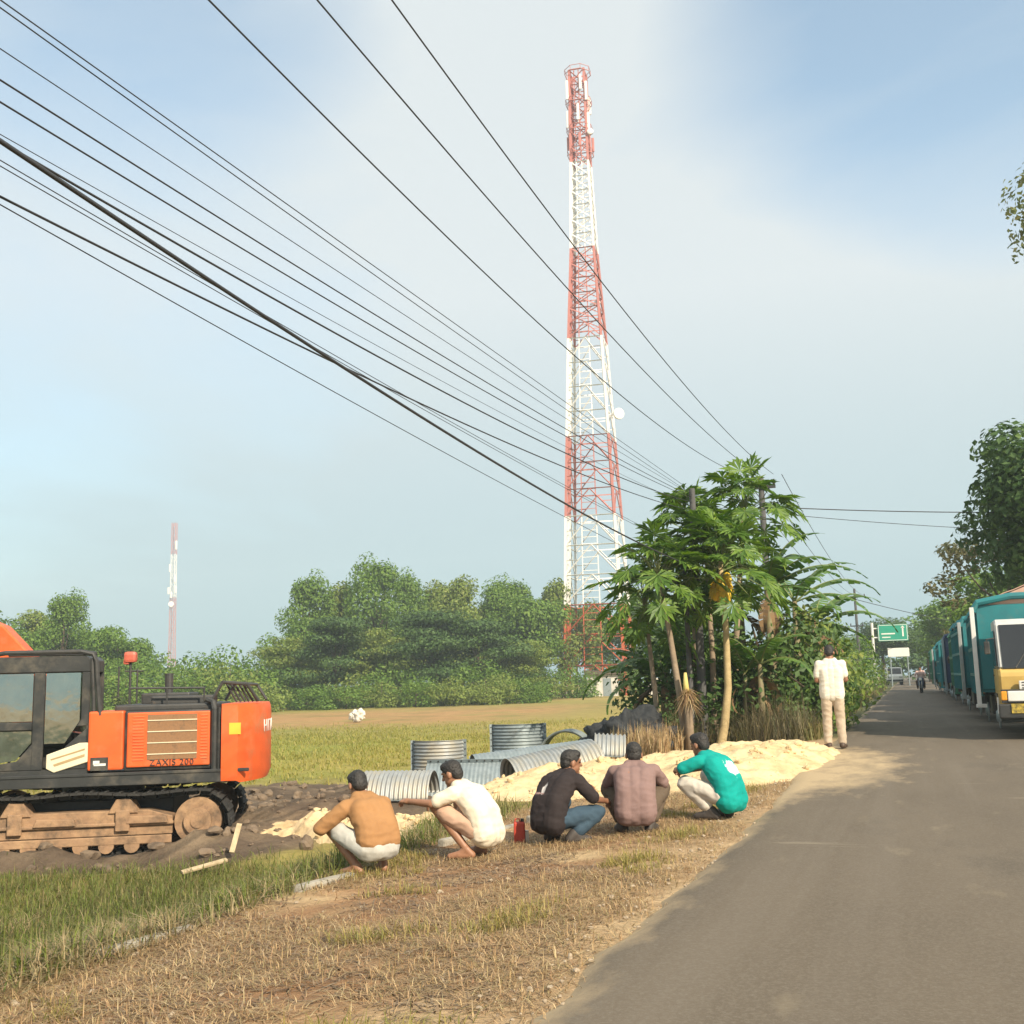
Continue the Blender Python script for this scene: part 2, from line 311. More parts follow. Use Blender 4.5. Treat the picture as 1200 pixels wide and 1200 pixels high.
def attr_mat(name, rough, bump, bscale, var=.35, fine=14):
    m, t = new_mat(name); Lk = t.links.new
    o = N(t, 'ShaderNodeOutputMaterial'); b = N(t, 'ShaderNodeBsdfPrincipled', Roughness=rough); b.inputs['Specular IOR Level'].default_value = .2
    at = N(t, 'ShaderNodeVertexColor', layer_name='soil'); tcn = N(t, 'ShaderNodeTexCoord')
    n1 = N(t, 'ShaderNodeTexNoise', Scale=fine, Detail=8.0, Roughness=.75); n2 = N(t, 'ShaderNodeTexNoise', Scale=1.1, Detail=6.0, Roughness=.65)
    Lk(tcn.outputs['Object'], n1.inputs['Vector']); Lk(tcn.outputs['Object'], n2.inputs['Vector'])
    ad = N(t, 'ShaderNodeMath', operation='ADD'); Lk(n1.outputs[0], ad.inputs[0]); Lk(n2.outputs[0], ad.inputs[1])
    mr = N(t, 'ShaderNodeMapRange'); mr.inputs[1].default_value = .6; mr.inputs[2].default_value = 1.4; mr.inputs[3].default_value = 1 - var; mr.inputs[4].default_value = 1 + var; Lk(ad.outputs[0], mr.inputs[0])
    mm = N(t, 'ShaderNodeMix', data_type='RGBA', blend_type='MULTIPLY'); mm.inputs[0].default_value = 1
    Lk(at.outputs[0], mm.inputs[6]); cb = N(t, 'ShaderNodeCombineColor'); [Lk(mr.outputs[0], cb.inputs[i]) for i in range(3)]; Lk(cb.outputs[0], mm.inputs[7]); Lk(mm.outputs[2], b.inputs['Base Color'])
    nb = N(t, 'ShaderNodeTexNoise', Scale=bscale, Detail=8.0, Roughness=.7); Lk(tcn.outputs['Object'], nb.inputs['Vector'])
    bp = N(t, 'ShaderNodeBump', Strength=bump, Distance=.06); Lk(nb.outputs[0], bp.inputs['Height']); Lk(bp.outputs[0], b.inputs['Normal'])
    Lk(b.outputs[0], o.inputs[0]); return m
ground = mesh('ground', np.stack([GX, GY, gzv], -1).reshape(-1, 3), GF, attr_mat('soil', .95, .9, 7, .42), smooth=True)
ca = ground.data.color_attributes.new('soil', 'FLOAT_COLOR', 'POINT')
ca.data.foreach_set('color', np.concatenate([gcol.reshape(-1, 3), np.ones((nx * ny, 1))], 1).ravel())
tag(ground, kind='structure')

# road: one sheet with a worn, sandy edge
def road_mat():
    m, t = new_mat('asphalt'); Lk = t.links.new
    o = N(t, 'ShaderNodeOutputMaterial'); b = N(t, 'ShaderNodeBsdfPrincipled', Roughness=.85); b.inputs['Specular IOR Level'].default_value = .3
    tcn = N(t, 'ShaderNodeTexCoord'); at = N(t, 'ShaderNodeVertexColor', layer_name='dust')
    def ns(sc, det, mapping=None, rough=.6):
        n = N(t, 'ShaderNodeTexNoise', Scale=sc, Detail=det, Roughness=rough)
        if mapping:
            mpn = N(t, 'ShaderNodeMapping'); mpn.inputs['Scale'].default_value = mapping; Lk(tcn.outputs['Object'], mpn.inputs[0]); Lk(mpn.outputs[0], n.inputs['Vector'])
        else: Lk(tcn.outputs['Object'], n.inputs['Vector'])
        return n
    def mr(src, a, c, lo=0., hi=1.):
        q = N(t, 'ShaderNodeMapRange'); q.inputs[1].default_value = a; q.inputs[2].default_value = c; q.inputs[3].default_value = lo; q.inputs[4].default_value = hi; Lk(src, q.inputs[0]); return q.outputs[0]
    def mixc(f, a, c):
        q = N(t, 'ShaderNodeMix', data_type='RGBA'); Lk(f, q.inputs[0])
        if isinstance(a, tuple): q.inputs[6].default_value = c4(a)
        else: Lk(a, q.inputs[6])
        q.inputs[7].default_value = c4(c); return q.outputs[2]
    base = mixc(mr(ns(.7, 8, (1, .25, 1)).outputs[0], .35, .65), (.104, .083, .06), (.142, .115, .084))
    base = mixc(mr(ns(1.0, 5, (2.4, .05, 1)).outputs[0], .50, .68, 0, .5), base, (.16, .134, .104))
    base = mixc(mr(ns(.35, 7, (1, .5, 1), .65).outputs[0], .55, .62, 0, .45), base, (.07, .059, .046))
    base = mixc(mr(ns(60, 4, None, .8).outputs[0], .45, .8), base, (.20, .175, .138))
    base = mixc(mr(ns(1.3, 8, (2.2, .6, 1)).outputs[0], .60, .75, 0, .55), base, (.27, .225, .155))
    base = mixc(mr(ns(.5, 6, (.8, 3.5, 1)).outputs[0], .64, .72, 0, .45), base, (.30, .255, .185))  # pale streaks across the road: smears of light put into the colour
    dn = ns(1.6, 9, (1.6, .7, 1), .7)
    ad = N(t, 'ShaderNodeMath', operation='ADD'); Lk(at.outputs[0], ad.inputs[0]); Lk(dn.outputs[0], ad.inputs[1])
    base = mixc(mr(ad.outputs[0], .78, 1.2, 0, .9), base, (.46, .35, .21))
    Lk(base, b.inputs['Base Color'])
    nb = ns(45, 6, None, .75); bp = N(t, 'ShaderNodeBump', Strength=.35, Distance=.01); Lk(nb.outputs[0], bp.inputs['Height']); Lk(bp.outputs[0], b.inputs['Normal'])
    Lk(b.outputs[0], o.inputs[0]); return m
ry = axis([(-30, 2, 1, .2), (2, 40, .15, .4), (40, 500, .5, 12)])
rx = np.array([0, .05, .12, .22, .35, .5, .8, 1.2, 1.6, 2.2, 3, 4, 5, 5.6])
e = road_edge(ry) + .20 * (fbm(ry, ry * 0, .5, 21) - .47) + .05 * (fbm(ry, ry * 0, 3.4, 22) - .47)
RX = e[:, None] + rx[None, :] + (.16 * (fbm(np.repeat(ry[:, None], len(rx), 1), rx[None, :] + 0 * ry[:, None], 3.2, 23) - .47)) * (rx[None, :] < .5); RY = np.repeat(ry[:, None], len(rx), 1)
RZ = -.075 + .10 * sm(rx / .28)[None, :] - .03 * sm((rx[None, :] - 5.0) / .6) + 0 * RX
ri = np.arange(RX.size).reshape(RX.shape)
road = mesh('road', np.stack([RX, RY, RZ], -1).reshape(-1, 3), np.stack([ri[:-1, :-1], ri[:-1, 1:], ri[1:, 1:], ri[1:, :-1]], -1).reshape(-1, 4), road_mat(), smooth=True)
du = .60 * (1 - sm(rx / .45))[None, :] + 0 * RX
du = du + .55 * blob(RX, RY, -1.3, 16.5, 1.3, 4.0, .5) + .12 * blob(RX, RY, 2.2, 9, .5, 20, .5) + .16 * (1 - sm(rx / 1.6))[None, :]
du = np.clip(du, 0, 1)
ca = road.data.color_attributes.new('dust', 'FLOAT_COLOR', 'POINT'); ca.data.foreach_set('color', np.repeat(du.reshape(-1, 1), 4, 1).ravel())
tag(road, kind='structure')

# sand: a spread of pale fill from the road shoulder to the field bank
scx = np.array([-9.8, -8.6, -7.0, -5.6, -4.4, -3.2, -2.2, -1.4, -.9]); scy = np.array([15.0, 14.8, 14.4, 14.9, 16.2, 17.2, 17.4, 18.0, 18.6]); sw = np.array([.5, .65, 1.0, 1.8, 2.7, 3.8, 4.0, 3.0, 1.0])
sh = np.array([.07, .09, .11, .17, .26, .30, .30, .14, .03])
u = np.linspace(0, 1, 260); tt = np.linspace(-1, 1, 150)
ct = np.interp(u, np.linspace(0, 1, 9), np.arange(9)); ix = np.arange(9)
CX = np.interp(ct, ix, scx); CY = np.interp(ct, ix, scy); CW = np.interp(ct, ix, sw); CH = np.interp(ct, ix, sh)
PX = CX[:, None] + 0 * tt[None, :]; PY = CY[:, None] + CW[:, None] * tt[None, :] * (1 + .5 * (fbm(PX, PX * 0 + tt[None, :], 1.3, 31) - .47))
prof = (1 - np.abs(tt) ** 2.2)[None, :] * np.minimum(1, np.minimum(u, 1 - u) * 9)[:, None]
base = np.maximum(H(PX, PY), -.55 + .0 * PX) * .5 + H(PX, PY) * .5
PZ = H(PX, PY) + prof * (CH[:, None] + .24 * (fbm(PX, PY, .9, 33) - .44) + .20 * (fbm(PX, PY, 3.2, 34) - .45) + .09 * (fbm(PX, PY, 7, 35) - .45)) - .05 * (1 - prof)
PZ = np.where(PX > -1.75, np.maximum(PZ, .012 - .09 * (1 - prof)), PZ)
pi_ = np.arange(PX.size).reshape(PX.shape)
M['sand'] = pmat('pale_sand', (.68, .53, .32), (.60, .46, .27), 3, .95, c3=(.46, .335, .18), s3=1.5, t3=(.46, .68), bump=1.0, bscale=14, spec=.1)
sand = mesh('sand', np.stack([PX, PY, PZ], -1).reshape(-1, 3), np.stack([pi_[:-1, :-1], pi_[1:, :-1], pi_[1:, 1:], pi_[:-1, 1:]], -1).reshape(-1, 4), M['sand'], smooth=True)
tag(sand, 'pale yellow sand spread from the road shoulder along the bank to the pipes', 'sand', kind='stuff')

# ------------------------------------------------------------------ grass and leaves
def blades(name, x, y, h, w, mat, lean=.5, flat=0, zoff=0):
    n = len(x); z = H(x, y) + zoff; a = rng.uniform(0, 2 * np.pi, n); ln = np.abs(rng.normal(lean, lean * .5, n)) + flat
    dx = np.cos(a); dy = np.sin(a); px = -dy * w / 2; py = dx * w / 2
    b = np.stack([x, y, z - .01], -1); P = np.stack([px, py, 0 * px], -1)
    k1 = b + np.stack([dx * h * ln * .35, dy * h * ln * .35, h * .55 / (1 + ln * .4)], -1); k2 = b + np.stack([dx * h * ln, dy * h * ln, h / (1 + ln)], -1)
    V = np.stack([b - P, b + P, k1 + P * .75, k1 - P * .75, k2], 1).reshape(-1, 3); i = np.arange(n)[:, None] * 5
    F = [tuple(q) for q in (i + np.array([0, 1, 2, 3])).tolist()] + [tuple(q) for q in (i + np.array([3, 2, 4])).tolist()]
    return mesh(name, V, F, mat)
def scatter(n, x0, x1, y0, y1, dens):
    X = rng.uniform(x0, x1, n * 6); Y = rng.uniform(y0, y1, n * 6); k = rng.uniform(0, 1, n * 6) < dens(X, Y); return X[k][:n], Y[k][:n]
M['straw'] = leafmat('dry_grass', [(.29, .185, .10), (.46, .32, .175), (.50, .37, .19), (.30, .18, .10), (.58, .46, .27), (.26, .22, .095), (.19, .125, .075), (.45, .30, .155)], .2)
M['lush'] = leafmat('green_grass', [(.085, .125, .026), (.135, .18, .036), (.20, .235, .05), (.12, .13, .045), (.30, .25, .11), (.08, .11, .026), (.23, .17, .09)], .3)
M['ricegrass'] = leafmat('field_grass', [(.20, .215, .045), (.30, .285, .065), (.38, .32, .09), (.22, .25, .05), (.43, .34, .13)], .3)
def dverge(x, y): return sm((-x - 1.30 - .3 * (fbm(x, y, 2.0, 46) - .4)) / .45) * sm((4.75 + x) / .4) * (sm((fbm(x, y, 1.0, 41) - .34) / .16) * .93 + .07) * np.clip(9 / (y + 1), .1, 1)
X, Y = scatter(85000, -4.9, -1.35, 2.6, 20, dverge)
tag(blades('dry_grass', X, Y, rng.uniform(.02, .115, len(X)), .0055 + 0 * X, M['straw'], 1.9), 'short dry straw covering the roadside verge', 'dry grass', kind='stuff')
M['litter'] = leafmat('grey_litter', [(.15, .11, .075), (.24, .18, .12), (.11, .075, .05), (.33, .26, .18), (.19, .13, .085), (.26, .15, .085)], .1, .8)
def dlit(x, y): return sm((-x - 1.6) / .4) * sm((4.75 + x) / .3) * sm((fbm(x, y, .8, 55) - .47) / .07) * np.clip(9 / (y + 1), .1, 1)
X, Y = scatter(26000, -4.9, -1.5, 2.6, 18, dlit)
tag(blades('leaf_litter', X, Y, rng.uniform(.015, .07, len(X)), .012 + 0 * X, M['litter'], 2.6), 'grey brown litter lying in patches between the straw', 'litter', kind='stuff')
def dtuft(x, y): return sm((-x - 1.7) / .3) * sm((4.6 + x) / .4) * sm((fbm(x, y, 1.3, 45) - .57) / .07)
X, Y = scatter(12000, -4.6, -1.6, 2.8, 14, dtuft)
M['tuft'] = leafmat('yellowed_grass', [(.25, .23, .06), (.38, .30, .11), (.17, .18, .045), (.44, .33, .14)], .3)
tag(blades('verge_grass', X, Y, rng.uniform(.05, .16, len(X)), .007 + 0 * X, M['tuft'], .8), 'yellow green grass tufts scattered over the verge', 'grass', kind='stuff')
def dlush(x, y): return sm((-x - 4.25) / .35) * (sm((fbm(x, y, .8, 47) - .20) / .16)) * (1 - .93 * sm((mudmask(x, y) - .25) / .4)) * sm((13.4 - y) / 1.2) * np.clip(11 / (y + 3), .3, 1)
X, Y = scatter(64000, -13.5, -4.2, 3.2, 13.2, dlush)
tag(blades('green_grass', X, Y, rng.uniform(.05, .27, len(X)) * (.35 + 1.45 * fbm(X, Y, .9, 48)), .010 + 0 * X, M['lush'], .7), 'tall green grass on the ditch bank in front of the excavator', 'grass', kind='stuff')
def ddry(x, y): return sm((-x - 4.2) / .3) * sm((fbm(x, y, .9, 52) - .46) / .1) * (1 - .9 * mudmask(x, y)) * (sm((7.2 - y) / 2) * .8 + .2)
X, Y = scatter(26000, -9, -4.2, 3.2, 12, ddry)
M['withered'] = leafmat('withered_grass', [(.20, .15, .08), (.33, .26, .14), (.27, .19, .10), (.42, .33, .19), (.24, .23, .10), (.15, .12, .07)], .2)
tag(blades('withered_grass', X, Y, rng.uniform(.06, .30, len(X)), .008 + 0 * X, M['withered'], 1.0), 'withered brown grass mixed into the green on the ditch bank', 'dry grass', kind='stuff')
def dfield(x, y):
    d = -.332 * x + .93 * y; return sm((d - 25) / 3) * sm((70 - d) / 20) * (1 - mudmask(x, y)) * sm((-x - 7) / 2) * (.25 + .75 * sm((fbm(x, y, .25, 49) - .4) / .15))
X, Y = scatter(60000, -48, -6.5, 16, 66, dfield)
tag(blades('field_grass', X, Y, rng.uniform(.06, .30, len(X)), .03 + 0 * X, M['ricegrass'], .8), 'yellow green growth over the flat field behind the excavator', 'grass', kind='stuff')

def leaf_cloud(P, Nn, size, asp=.55, droop=0.):
    """diamond leaves at points P facing Nn"""
    n = len(P); Nn = Nn / (np.linalg.norm(Nn, axis=1, keepdims=True) + 1e-9)
    t = rng.normal(size=(n, 3)); t[:, 2] -= droop; t -= Nn * (t * Nn).sum(1, keepdims=True); t /= np.linalg.norm(t, axis=1, keepdims=True) + 1e-9
    bt = np.cross(Nn, t); s = size[:, None]
    V = np.stack([P - t * s * .5, P + bt * s * asp * .5 + Nn * s * .06, P + t * s * .5, P - bt * s * asp * .5 + Nn * s * .06], 1).reshape(-1, 3)
    return V, np.arange(4 * n).reshape(n, 4)
def crown_pts(clusters, per, shell=.55):
    """clusters: array (k,6) centre + radii"""
    P = []; Nn = []
    for c in clusters:
        k = max(6, int(per * (c[3] * c[5] + c[3] * c[4]) / 2)); d = rng.normal(size=(k, 3)); d /= np.linalg.norm(d, axis=1, keepdims=True)
        r = shell + (1.12 - shell) * rng.uniform(0, 1, (k, 1)) ** .8
        P.append(c[:3] + d * r * c[3:6]); q = d / c[3:6] * c[3:6].mean() + rng.normal(size=(k, 3)) * .55 + np.array([0, 0, .35]); Nn.append(q)
    return np.concatenate(P), np.concatenate(Nn)
def limbs(mb, h, r, tips, seed, split=.45, bend=.1):
    rr = random.Random(seed); top = Vector((rr.uniform(-.05, .05) * h, rr.uniform(-.05, .05) * h, h * .72))
    pts = [Vector((0, 0, -.15)), Vector((rr.uniform(-.02, .02) * h, 0, h * .25)), Vector((rr.uniform(-.03, .03) * h, rr.uniform(-.03, .03) * h, h * .5)), top]
    mb.tube(pts, [r, r * .8, r * .6, r * .25], 8)
    for tpt in tips:
        s = rr.uniform(split, .75); a = pts[1].lerp(pts[3], s - .2); b = Vector(tpt); mid = a.lerp(b, .5) + Vector((0, 0, -.04 * h))
        mb.tube([a, mid, b], [r * .42, r * .26, r * .08], 6)
def tree_proto(kind, h, rad, leaf, per, mat, seed, bark='bark'):
    """returns (trunk mesh, crown mesh)"""
    global rng
    keep = rng; rng = np.random.default_rng(seed); cl = []
    if kind == 'round':
        for i in range(26):
            d = rng.normal(size=3); d /= np.linalg.norm(d); q = rng.uniform(.35, .85); rc = rad * rng.uniform(.24, .42)
            cl.append([d[0] * rad * q, d[1] * rad * q, h * .6 + d[2] * h * .33 * q, rc, rc, rc * rng.uniform(.6, .9)])
    elif kind == 'feather':
        for i in range(34):
            a = rng.uniform(0, 2 * np.pi); q = rng.uniform(.1, 1) ** .7; zz = rng.uniform(.25, 1); q *= math.sin(min(1, zz) * 2.6 + .35) if zz < 1 else .2
            rc = rad * rng.uniform(.17, .30); cl.append([math.cos(a) * rad * q * .9, math.sin(a) * rad * q * .9, h * zz * .93, rc, rc, rc * rng.uniform(.8, 1.5)])
    elif kind == 'layer':
        for i in range(30):
            a = rng.uniform(0, 2 * np.pi); q = rng.uniform(.05, 1); lv = rng.integers(0, 6); zz = .22 + .145 * lv; q *= 1.05 - .10 * lv
            rc = rad * rng.uniform(.25, .4); cl.append([math.cos(a) * rad * q * .85, math.sin(a) * rad * q * .85, h * zz + rng.uniform(-.04, .04) * h, rc, rc, rc * .30])
    elif kind == 'bush':
        for i in range(16):
            a = rng.uniform(0, 2 * np.pi); q = rng.uniform(0, 1) ** .6; zz = rng.uniform(.15, .85) * (1 - .35 * q)
            rc = rad * rng.uniform(.25, .42); cl.append([math.cos(a) * rad * q * .8, math.sin(a) * rad * q * .8, h * zz, rc, rc, h * rng.uniform(.14, .26)])
    elif kind == 'reach':
        for i in range(30):
            d = rng.normal(size=3); d /= np.linalg.norm(d); q = rng.uniform(.35, .9); rc = rad * rng.uniform(.2, .34)
            cl.append([1.6 + d[0] * rad * q, d[1] * rad * q, h * .72 + d[2] * h * .24 * q, rc, rc, rc * .8])
        for (a, b, c_, rc) in ((-3.0, .2, 12.4, .85), (-3.3, -.2, 13.4, .7), (-2.9, .1, 11.6, .55), (-2.4, 0, 13.0, .9), (-3.05, .3, 14.1, .45)): cl.append([a, b, c_, rc, rc, rc * 1.05])
    elif kind == 'open':
        for i in range(22):
            d = rng.normal(size=3); d /= np.linalg.norm(d); q = rng.uniform(.55, 1.); rc = rad * rng.uniform(.16, .3)
            cl.append([d[0] * rad * q, d[1] * rad * q, h * .66 + d[2] * h * .3 * q, rc, rc, rc * .6])
    cl = np.array(cl); P, Nn = crown_pts(cl, per); k = P[:, 2] > .05 * h; P = P[k]; Nn = Nn[k]
    V, F = leaf_cloud(P, Nn, leaf * rng.uniform(.6, 1.35, len(P)), .6, .6 if kind == 'feather' else .2)
    cm = bpy.data.meshes.new('crown'); cm.from_pydata(V.tolist(), [], F.tolist()); cm.materials.append(mat)
    mb = MB(); tips = [cl[i][:3] for i in range(0, len(cl), 3)]
    limbs(mb, h, max(.04, h * .019), tips, seed)
    to = mb.build('trunk', M[bark]); tm = to.data; bpy.data.objects.remove(to)
    rng = keep
    return tm, cm
def plant(name, proto, loc, label, cat, group=None, rz=0, sc=(1, 1, 1), trunkname='trunk'):
    e_ = empty(name, loc, rz, label, cat, group); e_.scale = sc
    t = bpy.data.objects.new(trunkname, proto[0]); COL.objects.link(t); t.parent = e_
    c = bpy.data.objects.new('crown', proto[1]); COL.objects.link(c); c.parent = e_
    return e_
G1 = leafmat('leaves_mid', [(.075, .15, .025), (.12, .22, .032), (.175, .27, .045), (.095, .17, .028), (.15, .24, .05)], .3)
G2 = leafmat('leaves_yellow', [(.15, .21, .04), (.215, .275, .055), (.13, .195, .04), (.25, .28, .075)], .28)
G3 = leafmat('leaves_dark', [(.045, .095, .026), (.075, .14, .036), (.055, .105, .032), (.10, .165, .045)], .2)
G5 = leafmat('leaves_light', [(.13, .17, .06), (.20, .23, .09), (.16, .17, .07), (.27, .26, .13), (.10, .14, .05)], .35)
G4 = leafmat('leaves_olive', [(.10, .095, .035), (.15, .14, .055), (.08, .085, .03), (.20, .175, .08), (.07, .09, .03)], .25)

# clods of wet mud and small stones
def lumps(name, x, y, r, mat, seed, sink=.3):
    rr_ = np.random.default_rng(seed); V = []; F = []
    bm = bmesh.new(); bmesh.ops.create_icosphere(bm, subdivisions=2, radius=1); bv = np.array([v.co[:] for v in bm.verts]); bf = np.array([[v.index for v in f.verts] for f in bm.faces]); bm.free()
    zz = H(x, y)
    for i in range(len(x)):
        q = bv * (1 + .28 * np.sin(bv @ rr_.normal(size=(3, 3)) * 2.6).sum(1, keepdims=True) / 1.7) * r[i] * rr_.uniform(.6, 1.25, 3); q[:, 2] *= .75
        V.append(q + np.array([x[i], y[i], zz[i] + r[i] * (1 - sink) * .5])); F.append(bf + i * len(bv))
    return mesh(name, np.concatenate(V), np.concatenate(F), mat)
M['mudclod'] = pmat('wet_mud', (.13, .095, .065), (.21, .155, .105), 5, .9, bump=.6)
def dclod(x, y): return sm((mudmask(x, y) - .25) / .3) * (.25 + .75 * sm((fbm(x, y, .9, 71) - .45) / .1))
X, Y = scatter(900, -17, -6.5, 11.5, 24, dclod)
tag(lumps('mud', X, Y, .02 + .10 * rng.uniform(0, 1, len(X)) ** 3, M['mudclod'], 1), 'churned clods of dark mud around the excavator and pipes', 'mud', kind='stuff')
X, Y = scatter(420, -4.7, -1.5, 3, 18, lambda x, y: .4 + 0 * x)
M['pebble'] = pmat('pebbles', (.40, .33, .24), (.26, .2, .14), 4, .9)
tag(lumps('gravel', X, Y, .006 + .018 * rng.uniform(0, 1, len(X)) ** 3, M['pebble'], 2, .5), 'small stones scattered over the dry verge', 'gravel', kind='stuff')

X, Y = scatter(700, -2.25, -1.15, 3, 20, lambda x, y: sm((1.95 + x) / .2) * sm((-1.3 - x) / .15))
g_ = lumps('gravel', X, Y, 0.003 + .013 * rng.uniform(0, 1, len(X)) ** 3, M['pebble'], 3, .3); g_.location.z = .02
tag(g_, 'loose gravel strewn along the crumbling road edge', 'gravel', kind='stuff')
ii = rng.integers(30, 225, 420); jj = rng.integers(12, 138, 420); rr_ = .012 + .05 * rng.uniform(0, 1, 420) ** 3
lo_ = lumps('sand_clods', PX[ii, jj], PY[ii, jj], rr_, M['sand'], 4, .3); dz_ = (PZ[ii, jj] - H(PX[ii, jj], PY[ii, jj])); nv_ = len(lo_.data.vertices) // 420
for k_, v_ in enumerate(lo_.data.vertices): v_.co.z += dz_[k_ // nv_]
tag(lo_, 'small crumbled lumps lying on the pale sand', 'sand lumps', kind='stuff')

# ------------------------------------------------------------------ people
def remeshed(mb, name, voxel, smooth_it, wrinkle=0, wscale=(7, 7, 7), seed=0):
    me = bpy.data.meshes.new(name + '_raw'); me.from_pydata([tuple(v) for v in mb.V], [], mb.F)
    bm = bmesh.new(); bm.from_mesh(me); bmesh.ops.recalc_face_normals(bm, faces=bm.faces[:]); bm.to_mesh(me); bm.free()
    o = bpy.data.objects.new(name + '_raw', me); COL.objects.link(o)
    r = o.modifiers.new('r', 'REMESH'); r.mode = 'VOXEL'; r.voxel_size = voxel
    s = o.modifiers.new('s', 'SMOOTH'); s.factor = .5; s.iterations = smooth_it
    dg = bpy.context.evaluated_depsgraph_get(); res = bpy.data.meshes.new_from_object(o.evaluated_get(dg)); res.name = name
    bpy.data.objects.remove(o); bpy.data.meshes.remove(me)
    if wrinkle:
        off = Vector((seed * 3.1, seed * 1.7, 0)); new = []
        for v in res.vertices:
            q = Vector((v.co.x * wscale[0], v.co.y * wscale[1], v.co.z * wscale[2])) + off
            n_ = noise.noise(q) + .5 * noise.noise(q * 2.1); n_ = 1 - abs(n_) * 2.2
            new.append(v.co + v.normal * wrinkle * n_)
        for v, c in zip(res.vertices, new): v.co = c
    return res
def caps(mb, a, b, r1, r2, n=12):
    a = Vector(a); b = Vector(b); d = b - a; L_ = max(d.length, 1e-5); t = d / L_
    ps = []; rs = []
    for i in range(5):
        th = math.pi / 2 * (1 - i / 4 * .98); ps.append(a - t * r1 * math.sin(th)); rs.append(max(.0004, r1 * math.cos(th)))
    for i in range(5):
        th = math.pi / 2 * (.02 + .98 * i / 4); ps.append(b + t * r2 * math.sin(th)); rs.append(max(.0004, r2 * math.cos(th)))
    mb.tube(ps, rs, n)
def hand(mb, wrist, dirv, side, palmn):
    """palm plus five curled fingers; side: vector towards the thumb"""
    d = Vector(dirv).normalized(); s = Vector(side); s = (s - d * s.dot(d)).normalized(); n_ = Vector(palmn); n_ = (n_ - d * n_.dot(d) - s * n_.dot(s)).normalized()
    w = Vector(wrist)
    caps(mb, w, w + d * .03, .027, .030); 
    for k in (-1, 0, 1): caps(mb, w + d * .02 + s * k * .018, w + d * .085 + s * k * .022, .016, .0155)
    for k, ln in zip((1.5, .5, -.5, -1.5), (.068, .078, .072, .056)):
        a = w + d * .085 + s * k * .0185; b = a + (d * .8 + n_ * .5).normalized() * ln * .45; c = b + (d * .35 + n_ * .9).normalized() * ln * .33; e_ = c + (n_ - d * .3).normalized() * ln * .27
        caps(mb, a, b, .0105, .0095, 8); caps(mb, b, c, .0095, .009, 8); caps(mb, c, e_, .009, .0078, 8)
    a = w + d * .025 + s * .025; b = a + (s * .75 + d * .6 + n_ * .3).normalized() * .04; c = b + (d * .8 + s * .2 + n_ * .5).normalized() * .032
    caps(mb, a, b, .0135, .0115, 8); caps(mb, b, c, .0115, .0095, 8)
def foot(mb, ank, fwd, grow=0):
    a = Vector(ank); f = Vector(fwd).normalized(); g = grow
    z0 = a.z
    heel = Vector((a.x, a.y, 0)) - f * .045; heel.z = z0 - .045
    toe = Vector((a.x, a.y, 0)) + f * .155; toe.z = z0 - .057
    mid = Vector((a.x, a.y, 0)) + f * .07; mid.z = z0 - .045
    caps(mb, a, heel, .042 + g, .036 + g); caps(mb, heel, mid, .034 + g, .038 + g); caps(mb, mid, toe, .036 + g, .026 + g); caps(mb, a, mid, .04 + g, .034 + g)
def skinmat(name, c):
    m = pmat(name, c, [x * .82 for x in c], 9, .5); return m
SKIN = [skinmat('skin', (.33, .165, .095)), skinmat('skin_tan', (.27, .13, .075))]
M['hair'] = pmat('black_hair', (.012, .011, .011), (.03, .027, .025), 40, .6, bump=.5, bscale=60)
def clothmat(name, c, c2=None, prt=None):
    """woven cloth; prt = (centre x, z, radius, colour, threshold) draws a washed-out print on the back"""
    m = pmat(name, c, c2 or [x * .86 for x in c], 5, .85, bump=.25, bscale=300, spec=.15)
    if prt:
        t = m.node_tree; Lk = t.links.new; b = [n for n in t.nodes if n.type == 'BSDF_PRINCIPLED'][0]; src = b.inputs['Base Color'].links[0].from_socket
        tcn = N(t, 'ShaderNodeTexCoord'); res = src
        for (px, pz, rx_, rz_, pc, nsc, th) in prt:
            mp = N(t, 'ShaderNodeMapping'); mp.inputs['Location'].default_value = (-px / rx_, 0, -pz / rz_); mp.inputs['Scale'].default_value = (1 / rx_, 0, 1 / rz_); Lk(tcn.outputs['Object'], mp.inputs[0])
            ln = N(t, 'ShaderNodeVectorMath', operation='LENGTH'); Lk(mp.outputs[0], ln.inputs[0])
            nn = N(t, 'ShaderNodeTexNoise', Scale=nsc, Detail=4.0); Lk(tcn.outputs['Object'], nn.inputs['Vector'])
            ad = N(t, 'ShaderNodeMath', operation='MULTIPLY_ADD'); ad.inputs[1].default_value = 1.6; Lk(nn.outputs[0], ad.inputs[0]); Lk(ln.outputs['Value'], ad.inputs[2])
            mr = N(t, 'ShaderNodeMapRange'); mr.inputs[1].default_value = th + .12; mr.inputs[2].default_value = th - .12; Lk(ad.outputs[0], mr.inputs[0])
            sp = N(t, 'ShaderNodeSeparateXYZ'); Lk(tcn.outputs['Normal'], sp.inputs[0]); gt = N(t, 'ShaderNodeMath', operation='LESS_THAN'); gt.inputs[1].default_value = .1; Lk(sp.outputs[1], gt.inputs[0])
            mu = N(t, 'ShaderNodeMath', operation='MULTIPLY'); Lk(mr.outputs[0], mu.inputs[0]); Lk(gt.outputs[0], mu.inputs[1])
            mx_ = N(t, 'ShaderNodeMix', data_type='RGBA'); Lk(mu.outputs[0], mx_.inputs[0]); Lk(res, mx_.inputs[6]); mx_.inputs[7].default_value = c4(pc); res = mx_.outputs[2]
        Lk(res, b.inputs['Base Color'])
    return m
